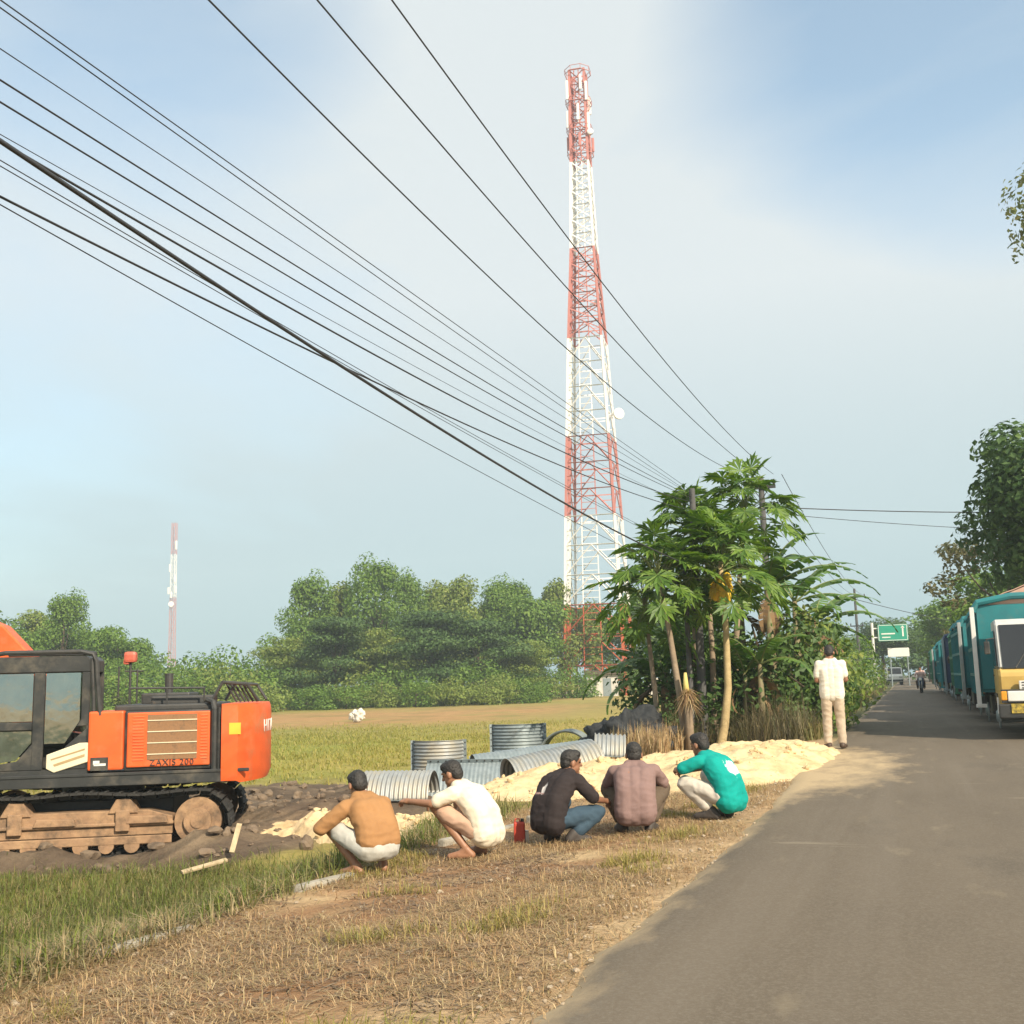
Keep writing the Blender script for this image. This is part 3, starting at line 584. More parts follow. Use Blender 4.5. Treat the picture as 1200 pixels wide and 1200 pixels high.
def add_head(body, root, J, seed):
    """J['head'] centre, J['look'] direction the face points"""
    hc = Vector(J['head']); f = Vector(J['look']).normalized(); up = Vector((0, 0, 1)); up = (up - f * up.dot(f) * .9).normalized(); f = (f - up * f.dot(up)).normalized(); r_ = f.cross(up)
    Mr = Matrix((r_, f, up)).transposed()
    def P(x, y, z): return hc + r_ * x + f * y + up * z
    body.ell(P(0, -.012, .022), (.074, .092, .092), Mr); body.ell(P(0, .022, -.045), (.058, .066, .068), Mr)
    caps(body, P(0, .088, .012), P(0, .105, -.018), .010, .015, 8); caps(body, P(-.03, .076, .032), P(.03, .076, .032), .014, .014, 8)
    caps(body, P(-.018, .082, -.058), P(.018, .082, -.058), .009, .009, 8); body.ell(P(0, .07, -.09), (.026, .022, .02), Mr)
    for s_ in (-1, 1): body.ell(P(.078 * s_, -.008, -.012), (.011, .022, .034), Mr)
    h = MB(); h.ell(P(0, -.02, .038), (.079, .095, .086), Mr); h.ell(P(0, -.055, -.008), (.070, .056, .072), Mr); h.ell(P(0, .028, .082), (.066, .055, .042), Mr)
    hm = remeshed(h, 'hair', .009, 3, .004, (45, 45, 45), seed); link('hair', hm, M['hair'], root, True)
    for s_ in (-1, 1):
        ey = MB(); ey.ell(P(.031 * s_, .076, .008), (.012, .008, .007), Mr, 8); ey.build('eye', M['dark_glass'], root, True)
    return P
def person(loc, rz, J, mats, label, seed, group='men squatting beside the ditch', sleeves=.55, pants_to=.4, shoes=None, hem=.02, name='person', size=.94):
    root = empty(name, loc, R(rz), label, 'person', group, size)
    sk, shirt_m, pants_m = mats
    V3 = lambda k: Vector(J[k])
    b = MB(); add_head(b, root, J, seed)
    caps(b, V3('neck'), V3('head') - Vector(J['look']).normalized() * .02 - Vector((0, 0, .05)), .058, .052)
    pel, mid, chest, neck = V3('pelvis'), V3('mid'), V3('chest'), V3('neck')
    ax = Vector((1, 0, 0)); ax = Matrix.Rotation(R(J.get('twist', 0)), 3, 'Z') @ ax
    for (p, q, w1, w2, r1, r2) in ((pel, mid, .07, .062, .095, .09), (mid, chest, .06, .08, .09, .098), (chest, neck, .085, .045, .085, .055)):
        for s_ in (-1, 0, 1): caps(b, p + ax * s_ * w1, q + ax * s_ * w2, r1, r2)
    for s_, k in ((-1, 'L'), (1, 'R')):
        sh, el, wr = V3('sh' + k), V3('el' + k), V3('wr' + k); caps(b, sh, el, .049, .040); caps(b, el, wr, .039, .027)
        hd = Vector(J.get('hand' + k, (wr - el))); hand(b, wr, hd, Vector((-s_, .25, .3)), Vector((0, .3, -1)))
        hp, kn, an = V3('hip' + k), V3('kn' + k), V3('an' + k); caps(b, hp, kn, .083, .057); caps(b, kn, an, .054, .036)
        calf = kn.lerp(an, .32); bk = (kn - an).cross(ax).normalized(); caps(b, calf - bk * .012, kn.lerp(an, .6), .052, .04)
        foot(b, an, J.get('toe' + k, (0, 1, 0)))
    bm_ = remeshed(b, 'body', .0075, 3); link('body', bm_, sk, root, True)
    # shirt
    g = MB(); e_ = .016
    for (p, q, w1, w2, r1, r2) in ((pel + (mid - pel) * hem, mid, .085, .085, .112 + e_ * .6, .105 + e_ * .5), (mid, chest, .085, .098, .105 + e_ * .4, .104 + e_ * .2), (chest, neck - (neck - chest) * .12, .10, .055, .098 + e_ * .2, .066)):
        for s_ in (-1, 0, 1): caps(g, p + ax * s_ * w1, q + ax * s_ * w2, r1, r2)
    for s_, k in ((-1, 'L'), (1, 'R')):
        sh, el, wr = V3('sh' + k), V3('el' + k), V3('wr' + k); tgt = sh.lerp(el, min(1, sleeves * 2))
        caps(g, chest.lerp(neck, .45) + ax * s_ * .07, sh, .075, .068); caps(g, sh, tgt, .068, .062)
        if sleeves > .5: caps(g, el, el.lerp(wr, (sleeves - .5) * 2), .06, .045)
    gm = remeshed(g, 'shirt', .011, 6, .0065 if J.get('knL', (0, 0, 0))[1] > .1 else .0045, (6, 6, 11), seed); link('shirt', gm, shirt_m, root, True)
    # trousers or shorts
    t = MB(); caps(t, pel - ax * .075, pel + ax * .075, .108, .108)
    for s_, k in ((-1, 'L'), (1, 'R')):
        hp, kn, an = V3('hip' + k), V3('kn' + k), V3('an' + k); f_ = min(1, pants_to * 2); caps(t, pel + ax * s_ * .07, hp, .106, .096); caps(t, hp, hp.lerp(kn, f_), .099, .085 - .008 * f_)
        if pants_to > .5: caps(t, kn, kn.lerp(an, (pants_to - .5) * 2), .078, .064)
    tm = remeshed(t, 'trousers' if pants_to > .6 else 'shorts', .011, 5, .0075, (7, 7, 9), seed + 3); link('trousers' if pants_to > .6 else 'shorts', tm, pants_m, root, True)
    if shoes:
        for k in 'LR':
            s_ = MB(); foot(s_, V3('an' + k) + Vector((0, 0, .006)), J.get('toe' + k, (0, 1, 0)), .011)
            link('shoe', remeshed(s_, 'shoe', .009, 2), shoes, root, True)
    return root
def squat(lean=0., spread=.22, knee=.46, headyaw=0, headdown=.25, **kw):
    J = dict(pelvis=(0, -.20, .235), mid=(0, -.175 + .03 * lean, .385), chest=(0, -.075 + .08 * lean, .53), neck=(0, .055 + .10 * lean, .635), head=(.0, .12 + .12 * lean, .735))
    a = R(headyaw); J['look'] = (-math.sin(a), math.cos(a), -headdown)
    J.update(shL=(-.175, .02 + .09 * lean, .575), shR=(.175, .02 + .09 * lean, .575), hipL=(-.1, -.19, .225), hipR=(.1, -.19, .225),
             knL=(-spread, .20, knee), knR=(spread, .20, knee), anL=(-.135, -.055, .085), anR=(.135, -.055, .085), toeL=(-.35, 1, 0), toeR=(.35, 1, 0),
             elL=(-.27, .22, .50), elR=(.27, .22, .50), wrL=(-.10, .38, .48), wrR=(.10, .37, .46))
    J.update(kw); return J
sand_col = clothmat('ochre_shirt', (.38, .205, .09), (.32, .17, .075))
cream_s = clothmat('cream_shirt', (.78, .70, .56), (.70, .62, .49))
black_s = clothmat('black_shirt', (.028, .023, .024), (.04, .032, .033), [(-.03, .50, .035, .075, (.55, .52, .5), 9, 1.55), (-.10, .47, .10, .012, (.3, .2, .19), 20, 1.7)])
mauve_s = clothmat('mauve_shirt', (.245, .165, .155), (.21, .14, .13))
teal_s = clothmat('teal_shirt', (.008, .33, .29), (.006, .27, .24), [(.045, .51, .10, .085, (.75, .82, .82), 22, 1.62)])
grey_p = clothmat('pale_grey_cloth', (.50, .49, .45)); peach_p = clothmat('pinkish_tan_cloth', (.55, .36, .26)); jean = clothmat('blue_jeans', (.05, .085, .12), (.035, .06, .09)); dk = clothmat('dark_brown_cloth', (.12, .09, .065)); white_p = clothmat('off_white_cloth', (.62, .57, .5)); khaki = clothmat('pale_khaki_cloth', (.50, .41, .315), (.43, .35, .265)); off = clothmat('pale_cream_shirt', (.72, .68, .60), (.68, .63, .55))
shoe_m = pmat('brown_shoe', (.05, .03, .022), (.07, .045, .03), 8, .6); sandal = pmat('dark_sandal', (.06, .05, .045), None, 8, .7)

def gp(x, y): return (x, y, Hz(x, y) + .0)
person(gp(-4.28, 8.26), 60, squat(.15, .27, .42, headyaw=-8, headdown=.55, elL=(-.36, .15, .40), wrL=(-.17, .36, .43), shL=(-.195, .02, .56), shR=(.195, .02, .56), elR=(.30, .2, .46)), (SKIN[0], sand_col, grey_p), 'man in an ochre shirt and pale grey shorts squatting beside the concrete kerb', 1, sleeves=.5, pants_to=.34, hem=.42)
person(gp(-3.70, 9.03), 84, squat(.35, .2, .44, headyaw=0, headdown=.5, elL=(-.25, .24, .49), wrL=(-.20, .50, .50), knL=(-.17, .24, .45)), (SKIN[0], cream_s, peach_p), 'man in a cream white shirt squatting with one arm stretched over his knee', 2, sleeves=.36, pants_to=.40, hem=-.15)
person(gp(-3.07, 9.77), -28, squat(.1, .2, .34, headyaw=-25, headdown=.15, knR=(.24, .22, .27), elR=(.27, .16, .40), wrR=(.20, .38, .36), anR=(.17, -.04, .085)), (SKIN[1], black_s, jean), 'man in a black shirt and blue jeans squatting beside a red can', 3, sleeves=.44, pants_to=.9, shoes=sandal, hem=-.2)
person(gp(-2.50, 10.19), 13, squat(.0, .27, .40, headyaw=4, headdown=.1, shL=(-.19, .0, .58), shR=(.19, .0, .58), elL=(-.28, .14, .43), elR=(.29, .14, .43)), (SKIN[1], mauve_s, dk), 'man in a plain mauve brown shirt squatting with his back to the road', 4, sleeves=.42, pants_to=.9, shoes=sandal, hem=-.2)
person(gp(-1.90, 10.92), 66, squat(.25, .2, .40, headyaw=-5, headdown=.3, knL=(-.2, .22, .36)), (SKIN[1], teal_s, white_p), 'man in a bright teal shirt with a white print squatting by the sand', 5, sleeves=.42, pants_to=.9, shoes=sandal, hem=-.3)
stand = dict(pelvis=(0, 0, .93), mid=(0, -.01, 1.08), chest=(0, -.015, 1.27), neck=(0, -.01, 1.45), head=(0, .035, 1.575), look=(.1, 1, -.35),
    shL=(-.185, -.01, 1.385), shR=(.185, -.01, 1.385), elL=(-.235, -.02, 1.12), elR=(.235, -.01, 1.12), wrL=(-.12, .19, 1.10), wrR=(.13, .2, 1.08),
    hipL=(-.09, 0, .88), hipR=(.09, 0, .88), knL=(-.105, .03, .49), knR=(.105, .03, .49), anL=(-.11, 0, .09), anR=(.12, -.01, .09), toeL=(-.25, 1, 0), toeR=(.3, 1, 0))
person((-1.36, 20.2, .03), 6, stand, (SKIN[1], off, khaki), 'man standing with his back turned in a cream shirt and khaki trousers', 6, group='people on the road', sleeves=.34, pants_to=.97, shoes=shoe_m, hem=-.35, size=1.05)

# ------------------------------------------------------------------ excavator (local x forward, y to its left side, z up)
def excavator():
    ex = empty('excavator', (-12.20, 14.60, -1.07), R(208.5), 'orange and black excavator working on the muddy ground beside the ditch', 'excavator')
    for sy in (1, -1):
        yc = 1.12 * sy; tr = MB(); rr = .455; xa, xb = 1.70, -1.62; pts = []
        for i in range(15): a = -math.pi / 2 + math.pi * i / 14; pts.append((xa + math.cos(a) * rr, rr + .02 + math.sin(a) * rr))
        for i in range(1, 12): q = i / 12; pts.append((xa + (xb - xa) * q, 2 * rr + .02 - .045 * math.sin(q * math.pi * 2) ** 2))
        for i in range(15): a = math.pi / 2 + math.pi * i / 14; pts.append((xb + math.cos(a) * rr, rr + .02 + math.sin(a) * rr))
        for i in range(1, 12): q = i / 12; pts.append((xb + (xa - xb) * q, .02))
        n = len(pts); seg = [0]
        for i in range(n): seg.append(seg[-1] + math.dist(pts[i], pts[(i + 1) % n]))
        tot = seg[-1]; ns = 47
        for k in range(ns):
            d = tot * k / ns
            i = max(j for j in range(n) if seg[j] <= d); f_ = (d - seg[i]) / max(1e-6, seg[i + 1] - seg[i]); p = Vector(pts[i]).lerp(Vector(pts[(i + 1) % n]), f_); dv = (Vector(pts[(i + 1) % n]) - Vector(pts[i])).normalized()
            rot = Matrix(((dv.x, 0, -dv.y), (0, 1, 0), (dv.y, 0, dv.x)))
            tr.box((p.x, yc, p.y), (tot / ns * .9, .6, .03), rot, 0); tr.box(Vector((p.x, yc, p.y)) + rot @ Vector((0, 0, -.025)), (.03, .6, .03), rot, 0)
            tr.box(Vector((p.x, yc, p.y)) + rot @ Vector((0, 0, .05)), (tot / ns * .8, .2, .07), rot, 0)
        tr.build('track', M['rubber'], ex)
        fr = MB(); fr.prism([(-1.25, .30), (1.3, .30), (1.3, .58), (.9, .66), (-.9, .66), (-1.25, .56)], 'y', yc - .2, yc + .2); fr.box((0, yc + .24 * sy, .24), (2.5, .05, .12)); fr.box((-.02, yc + .22 * sy, .47), (2.5, .07, .05))
        for xx in (-.55, .95): fr.prism([(xx - .22, .62), (xx + .22, .62), (xx + .10, .83), (xx - .10, .83)], 'y', yc - .14, yc + .23 * sy); fr.box((xx, yc + .25 * sy, .52), (.2, .05, .3))
        for xx in (-.95, .35): fr.prism([(xx - .25, .47), (xx + .35, .47), (xx + .30, .59), (xx - .22, .57)], 'y', yc + .2 * sy, yc + .285 * sy)
        fr.build('track_frame', M['mudmetal'], ex, bevel=.012)
        for xx in (-1.62, 1.70):
            wm = MB(); wm.cyl((xx, yc - .16, .475), (xx, yc + .22 * sy, .475), .34, 24); wm.cyl((xx, yc + .22 * sy, .475), (xx, yc + .29 * sy, .475), .2, 20); wm.cyl((xx, yc + .29 * sy, .475), (xx, yc + .31 * sy, .475), .10, 16)
            wm.build('idler_wheel' if xx > 0 else 'drive_sprocket', M['mudmetal'], ex)
        for k in range(7):
            xx = -1.05 + k * .36; r_ = MB(); r_.cyl((xx, yc - .2, .17), (xx, yc + .26 * sy, .17), .11, 14); r_.build('track_roller', M['mudmetal'], ex)
    c = MB(); c.box((0, 0, .62), (2.4, 1.7, .34)); c.cyl((0, 0, .72), (0, 0, 1.02), .62, 28); c.build('undercarriage', M['dark_metal'], ex, bevel=.02)
    # upper structure
    d = MB(); d.box((-.10, 0, 1.10), (3.7, 2.5, .18), None, .03); d.prism([(1.78, 1.02), (-2.05, 1.02), (-2.05, 1.20), (1.78, 1.20)], 'y', 1.26, 1.34); d.box((-.3, 1.33, 1.19), (4.1, .05, .05)); d.build('deck', M['black'], ex, bevel=.01)
    # orange side door by the cab
    p = MB(); p.box((-.27, .78, 1.68), (.50, 1.1, .86), None, .03); od = p.build('side_door', M['orange'], ex)
    q = MB(); q.box((-.15, 1.340, 1.365), (.09, .010, .055)); q.box((-.20, 1.340, 1.335), (.17, .010, .035)); lb = q.build('decal', M['white'], od); q2 = MB(); q2.box((-.19, 1.333, 1.345), (.25, .01, .19)); q2.build('decal_backing', M['black'], od)
    # engine bay with louvred door
    p = MB(); p.box((-1.2, .0, 1.66), (1.36, 2.5, .88), None, .03); eb = p.build('engine_bay', M['black'], ex)
    p = MB(); p.box((-1.165, 1.26, 1.675), (1.20, .06, .80), None, .02); ld = p.build('engine_door', M['orange'], eb)
    g = MB(); g.box((-1.22, 1.285, 1.71), (.72, .03, .66)); g.build('grille', M['grille'], ld)
    g = MB()
    for k in range(4): g.box((-1.22, 1.305, 1.46 + k * .165), (.72, .012, .013))
    g.build('grille_bar', M['cream'], ld)
    g = MB()
    for k in range(15):
        z = 1.38 + k * .045
        for xx in (-.73, -1.68): g.box((xx, 1.291, z), (.16 if xx > -1 else .10, .012, .018), Matrix.Rotation(.5, 3, 'X'))
    g.build('louvre', M['orange'], ld)
    cu = bpy.data.curves.new('letters', 'FONT'); cu.body = 'ZAXIS 200'; cu.size = .125; cu.extrude = .003; cu.align_x = 'CENTER'; cu.space_character = 1.15
    to = bpy.data.objects.new('t', cu); COL.objects.link(to); dg = bpy.context.evaluated_depsgraph_get(); lm = bpy.data.meshes.new_from_object(to.evaluated_get(dg)); bpy.data.objects.remove(to)
    lo = link('lettering', lm, M['black'], ld); lo.location = (-1.22, 1.302, 1.295); lo.rotation_euler = (R(90), 0, R(180))
    p = MB(); p.tube([(-1.83, 1.28, 1.2), (-1.83, 1.30, 2.1), (-1.80, 1.22, 2.2), (-1.7, 1.15, 2.24)], .045, 8); p.tube([(-1.90, 1.27, 1.2), (-1.90, 1.28, 2.12)], .03, 8); p.build('bay_post', M['black'], eb)
    h = MB(); h.box((-1.1, .1, 2.14), (1.5, 2.1, .10), None, .03); h.box((-.95, -.3, 2.27), (.75, 1.1, .18), None, .03); h.box((-1.3, .62, 2.24), (.95, .5, .14), None, .03); h.cyl((-.85, -.75, 2.2), (-.85, -.75, 2.68), .07, 14); h.build('hood', M['dark_metal'], eb)
    r_ = MB()
    for (a, b_) in (((-1.75, 1.1, 2.2), (-1.92, 1.1, 2.50)), ((-1.92, 1.1, 2.50), (-2.28, 1.0, 2.46)), ((-2.28, 1.0, 2.46), (-2.45, .9, 2.2)), ((-1.75, -1.0, 2.2), (-1.92, -1.0, 2.50)), ((-1.92, -1.0, 2.50), (-2.28, -1, 2.46)), ((-2.28, -1.0, 2.46), (-2.45, -.9, 2.2)), ((-1.92, 1.1, 2.5), (-1.92, -1, 2.5)), ((-2.28, 1, 2.46), (-2.28, -1, 2.46))): r_.tube([a, b_], .025, 7)
    for k in range(6): r_.tube([(-1.96 - k * .06, .95 - .02 * k, 2.48), (-2.12 - k * .06, .9 - .02 * k, 2.19)], .018, 6)
    for (a, b_) in (((-.55, 1.1, 2.2), (-.55, 1.1, 2.44)), ((-.55, 1.1, 2.44), (-1.65, 1.1, 2.42)), ((-1.65, 1.1, 2.42), (-1.65, 1.1, 2.2)), ((-1.1, 1.1, 2.43), (-1.1, 1.1, 2.2))): r_.tube([a, b_], .016, 6)
    r_.build('guard_rail', M['dark_metal'], ex)
    # counterweight with rounded rear
    prof = []
    for i in range(41): a = -1.36 + 2.72 * i / 40; prof.append((-2.58 + .40 * (abs(a) / 1.36) ** 2.4, a))
    pr = [(-1.94, -1.36)] + prof + [(-1.94, 1.36)]
    cw = MB(); n = len(pr); lev = [(1.0, .93), (1.12, 1.0), (2.02, 1.0), (2.12, .985), (2.17, .95)]; V = []; F = []
    for (z, s_) in lev: V += [(-1.94 + (x + 1.94) * s_, y * (.985 if s_ < 1 else 1), z + (.03 if z < 1.1 and x > -2.2 else 0)) for (x, y) in pr]
    for k in range(len(lev) - 1): F += [(k * n + i, k * n + (i + 1) % n, (k + 1) * n + (i + 1) % n, (k + 1) * n + i) for i in range(n)]
    F += [tuple(range(n)), tuple(range((len(lev) - 1) * n, len(lev) * n))]; cw.add(V, F); cwo = cw.build('counterweight', M['orange'], ex, True); cwo.data.set_sharp_from_angle(angle=R(28))
    q = MB(); q.box((-2.14, 1.362, 1.80), (.17, .008, .17)); q.build('decal', pmat('yellow_sticker', (.8, .5, .05), (.75, .45, .05), 4, .4), cwo)
    cu = bpy.data.curves.new('letters', 'FONT'); cu.body = 'HITACHI'; cu.size = .27; cu.extrude = .004; cu.align_x = 'CENTER'; cu.space_character = 1.3
    to = bpy.data.objects.new('t', cu); COL.objects.link(to); dg = bpy.context.evaluated_depsgraph_get(); lm = bpy.data.meshes.new_from_object(to.evaluated_get(dg)); bpy.data.objects.remove(to)
    for v in lm.vertices:
        yy = -v.co.x; zz = v.co.y; ex_ = v.co.z; aa = min(1.34, abs(yy)); v.co = (-2.585 + .40 * (aa / 1.36) ** 2.4 - ex_, yy, 1.72 + zz)
    link('lettering', lm, M['white'], cwo)
    # cab
    y0, y1 = .33, 1.30; cab = MB(); 
    side = [(-.02, 1.22), (1.45, 1.22), (1.74, 1.5), (1.80, 2.0), (1.42, 2.90), (1.3, 2.94), (.05, 2.94), (-.02, 2.86)]
    cb = MB(); cb.prism([(-.02, 2.70), (1.48, 2.70), (1.40, 2.90), (1.28, 2.94), (.05, 2.94), (-.02, 2.88)], 'y', y0, y1); cb.box((.86, .815, 1.24), (1.76, .97, .08))
    cb.prism([(-.02, 1.28), (.50, 1.28), (.30, 1.62), (-.02, 1.9)], 'y', y1 - .05, y1); cb.prism([(-.02, 1.9), (.16, 1.9), (.10, 2.0), (.10, 2.70), (-.02, 2.70)], 'y', y1 - .05, y1)
    cb.prism([(.62, 1.28), (.78, 1.28), (.78, 2.70), (.62, 2.70)], 'y', y1 - .052, y1 + .004); cb.prism([(.62, 1.28), (1.50, 1.28), (1.5, 1.34), (.98, 1.42), (.78, 1.66), (.62, 1.66)], 'y', y1 - .05, y1 - .002)
    cb.prism([(.78, 1.86), (1.72, 1.86), (1.72, 1.98), (.78, 1.98)], 'y', y1 - .05, y1 - .001); cb.prism([(1.30, 1.28), (1.74, 1.5), (1.80, 2.0), (1.48, 2.70), (1.40, 2.70), (1.70, 2.0), (1.66, 1.55), (1.28, 1.36)], 'y', y1 - .05, y1)
    cb.prism([(-.02, 1.28), (1.74, 1.5), (1.80, 2.0), (1.5, 2.0), (-.02, 1.7)], 'y', y0, y0 + .05); cb.box((.02, y0 + .03, 2.2), (.09, .06, 1.0)); cb.box((.8, y0 + .03, 2.3), (.06, .05, .9)); cb.prism([(1.72, 2.0), (1.80, 2.0), (1.48, 2.72), (1.40, 2.72)], 'y', y0, y0 + .06)
    cb.box((.0, .815, 1.6), (.05, .97, .7)); cb.box((1.66, .815, 1.36), (.06, .9, .3))
    cabo = cb.build('cab', M['black'], ex, bevel=.012)
    gl = MB(); gl.prism([(.12, 1.98), (.32, 1.66), (.61, 1.66), (.61, 2.69), (.12, 2.69)], 'y', y1 - .03, y1 - .02); gl.prism([(.79, 1.99), (1.70, 1.99), (1.41, 2.69), (.79, 2.69)], 'y', y1 - .03, y1 - .02); gl.prism([(.79, 1.68), (1.0, 1.43), (1.4, 1.38), (1.66, 1.56), (1.7, 1.85), (.79, 1.85)], 'y', y1 - .03, y1 - .02); gl.build('side_window', M['glass'], cabo)
    gl = MB(); gl.prism([(1.77, 2.0), (1.45, 2.69), (1.44, 2.69), (1.76, 2.0)], 'y', y0 + .06, y1 - .05); gl.build('windscreen', M['glass'], cabo)
    gl = MB(); gl.prism([(.05, 1.75), (.76, 1.85), (.76, 2.69), (.07, 2.69)], 'y', y0 + .01, y0 + .02); gl.build('far_window', M['glass'], cabo)
    st = MB(); st.box((.62, .8, 1.66), (.5, .5, .16), None, .05); st.box((.40, .8, 2.02), (.13, .48, .68), Matrix.Rotation(-.15, 3, 'Y'), .05); st.box((.34, .8, 2.46), (.1, .26, .18), None, .04); st.box((.62, .8, 1.45), (.4, .4, .3)); st.box((.75, 1.1, 1.85), (.35, .08, .12), None, .02); st.tube([(1.25, .75, 1.3), (1.12, .75, 1.95)], .02); st.build('seat', M['rubber'], cabo)
    cp = MB(); cp.prism([(-.01, 1.68), (.02, 1.28), (.04, 1.26)][:0] + [(-.02, 1.66), (.10, 1.66), (.56, 1.50), (.56, 1.30), (.45, 1.24), (-.02, 1.38)], 'y', y1 + .003, y1 + .022); cpo = cp.build('side_panel', M['cream'], cabo, bevel=.008)
    stp = MB(); stp.prism([(.02, 1.50), (.46, 1.36), (.44, 1.33), (.02, 1.46)], 'y', y1 + .02, y1 + .027); stp.prism([(.02, 1.58), (.5, 1.44), (.49, 1.42), (.02, 1.555)], 'y', y1 + .02, y1 + .027); stp.build('stripe', pmat('tan_stripe', (.42, .30, .15), None, 4, .5), cpo)
    hr = MB(); hr.tube([(1.5, 1.2, 2.96), (1.2, 1.28, 3.0), (.12, 1.30, 3.0), (-.05, 1.30, 2.96), (-.10, 1.30, 2.86), (-.16, 1.30, 2.2), (-.18, 1.3, 2.05)], .035, 8); hr.tube([(-.03, 1.27, 2.9), (-.07, 1.27, 2.3), (-.08, 1.27, 1.9)], .03, 8); hr.tube([(.10, 1.30, 3.0), (.1, .4, 3.0), (1.4, .4, 3.0)], .03, 8); hr.build('guard_bar', M['dark_metal'], cabo)
    # work lamp and mirror mast behind the cab
    b_ = MB(); b_.tube([(-.30, -.3, 2.1), (-.30, -.3, 2.86)], .02); b_.tube([(-.42, -.25, 2.1), (-.42, -.25, 2.75)], .014); b_.tube([(-.22, -.3, 2.72), (-.5, -.3, 2.72)], .014); b_.tube([(-.12, -.3, 2.3), (-.12, -.3, 2.8)], .014); b_.build('mast', M['dark_metal'], ex)
    b_ = MB(); b_.box((-.30, -.3, 2.95), (.2, .18, .18), None, .05); b_.box((-.24, -.3, 2.88), (.1, .12, .1), None, .03); b_.build('mast_lamp', pmat('faded_red_lens', (.55, .13, .08), (.45, .1, .06), 9, .5), ex)
    # boom, stick and bucket
    bo = MB(); bo.prism([(.55, 1.4), (1.0, 1.4), (1.9, 2.15), (2.8, 3.1), (3.6, 3.6), (5.2, 3.7), (5.2, 4.0), (3.2, 4.2), (1.65, 3.5), (.98, 2.78), (.45, 1.7)], 'y', -.55, -.07); boo = bo.build('boom', M['orange'], ex, bevel=.03)
    cy = MB(); cy.tube([(1.2, -.62, 1.45), (2.0, -.62, 2.0), (2.02, -.62, 2.01), (3.0, -.62, 2.9)], [.075, .075, .045, .045], 14); cy.build('hydraulic_cylinder', M['dark_metal'], boo); cy = MB(); cy.tube([(3.0, -.31, 4.15), (4.2, -.31, 4.35), (4.22, -.31, 4.352), (5.3, -.31, 4.5)], [.075, .075, .045, .045], 14); cy.build('hydraulic_cylinder', M['dark_metal'], boo)
    sk = MB(); sk.prism([(4.9, 3.6), (5.25, 4.55), (5.5, 4.45), (6.15, 1.5), (5.9, 1.4), (5.2, 3.4)], 'y', -.5, -.12); sko = sk.build('stick', M['orange'], ex, bevel=.02)
    bk = MB(); bk.prism([(5.8, 1.5), (6.3, 1.45), (6.6, .9), (6.5, .3), (6.0, -.05), (5.35, .2), (5.4, .26), (5.95, .15), (6.3, .5), (6.2, 1.0)], 'y', -.9, .28); bk.build('bucket', M['mudmetal'], ex)
excavator()

# ------------------------------------------------------------------ corrugated steel culvert pieces (local: axis along x)
def corr(name, loc, rz, rad, length, a0, a1, label, mat='steel', pitch=.075, amp=.016, tilt=(0, 0), flange=True, nest=1, cat='culvert plate', group='corrugated steel culvert plates beside the sand'):
    rt = empty(name, loc, R(rz), label, cat, group); rt.rotation_euler = (R(tilt[0]), R(tilt[1]), R(rz))
    for q in range(nest):
        nl = int(length / pitch * 8); na = 28; V = []; F = []; rr = rad - .035 * q; zo = .05 * q; th = .006
        for sgn in (0, 1):
            for i in range(nl + 1):
                x = -length / 2 + length * i / nl; r_ = rr + amp * math.cos(2 * math.pi * i / 8) - th * sgn
                for k in range(na + 1):
                    a = R(a0 + (a1 - a0) * k / na); V.append((x + (.02 * q), r_ * math.cos(a), r_ * math.sin(a) + zo))
        W_ = na + 1; off = (nl + 1) * W_
        for i in range(nl):
            for k in range(na):
                f = (i * W_ + k, (i + 1) * W_ + k, (i + 1) * W_ + k + 1, i * W_ + k + 1); F.append(f); F.append(tuple(off + j for j in f[::-1]))
        for i in range(nl):
            for k in (0, na): a_, b_ = i * W_ + k, (i + 1) * W_ + k; F.append((a_, b_, b_ + off, a_ + off))
        for k in range(na):
            for i in (0, nl): a_, b_ = i * W_ + k, i * W_ + k + 1; F.append((a_, b_, b_ + off, a_ + off))
        mesh('plate', V, F, M[mat], rt, True)
    if flange:
        for a in (a0, a1):
            a = R(a); f = MB(); rot = Matrix.Rotation(a, 3, 'X'); f.box((0, math.cos(a) * (rad + .03), math.sin(a) * (rad + .03)), (length, .09, .008), rot); fo = f.build('flange', M['steel_blue'], rt)
            bt = MB()
            for i in range(int(length / .14)): x = -length / 2 + .07 + i * .14; p_ = Vector((x, math.cos(a) * (rad + .045), math.sin(a) * (rad + .045))); nn = rot @ Vector((0, 0, 1)); bt.cyl(p_ - nn * .012, p_ + nn * .012, .016, 8)
            bt.build('bolt', M['dark_metal'], fo)
    return rt
cz = lambda x, y, d=0: (x, y, Hz(x, y) + d)
corr('culvert_plate', (-8.15, 16.95, -.60), 12, .50, 1.15, 12, 172, 'bright ribbed arch of steel lying behind the man in the ochre shirt')
corr('culvert_plate', (-7.72, 19.05, -.88), 12, .9, 1.45, 64, 122, 'smooth grey curved steel plate leaning behind the man in the cream shirt', mat='steel_blue', amp=.003, tilt=(55, 0))
corr('culvert_plate', (-9.95, 22.7, -.32), 0, .56, .86, -165, -15, 'upright pale stack of nested steel plates, ribs running level', tilt=(0, 90), nest=3).rotation_euler = (R(0), R(90), R(108))
corr('culvert_plate', (-8.75, 24.5, -.02), 0, .62, .78, -160, -20, 'upright bluish stack of nested steel plates nearest the field', mat='steel_blue', nest=3).rotation_euler = (0, R(90), R(112))
corr('culvert_plate', (-7.45, 24.2, -.42), 98, .62, .8, 2, 178, 'grey steel arch standing open towards the road', mat='steel_blue', nest=2)
corr('culvert_plate', (-5.6, 17.4, -.20), 40, .42, 1.55, 10, 175, 'long ribbed half pipe sloping up behind the man in the black shirt', tilt=(0, -9))
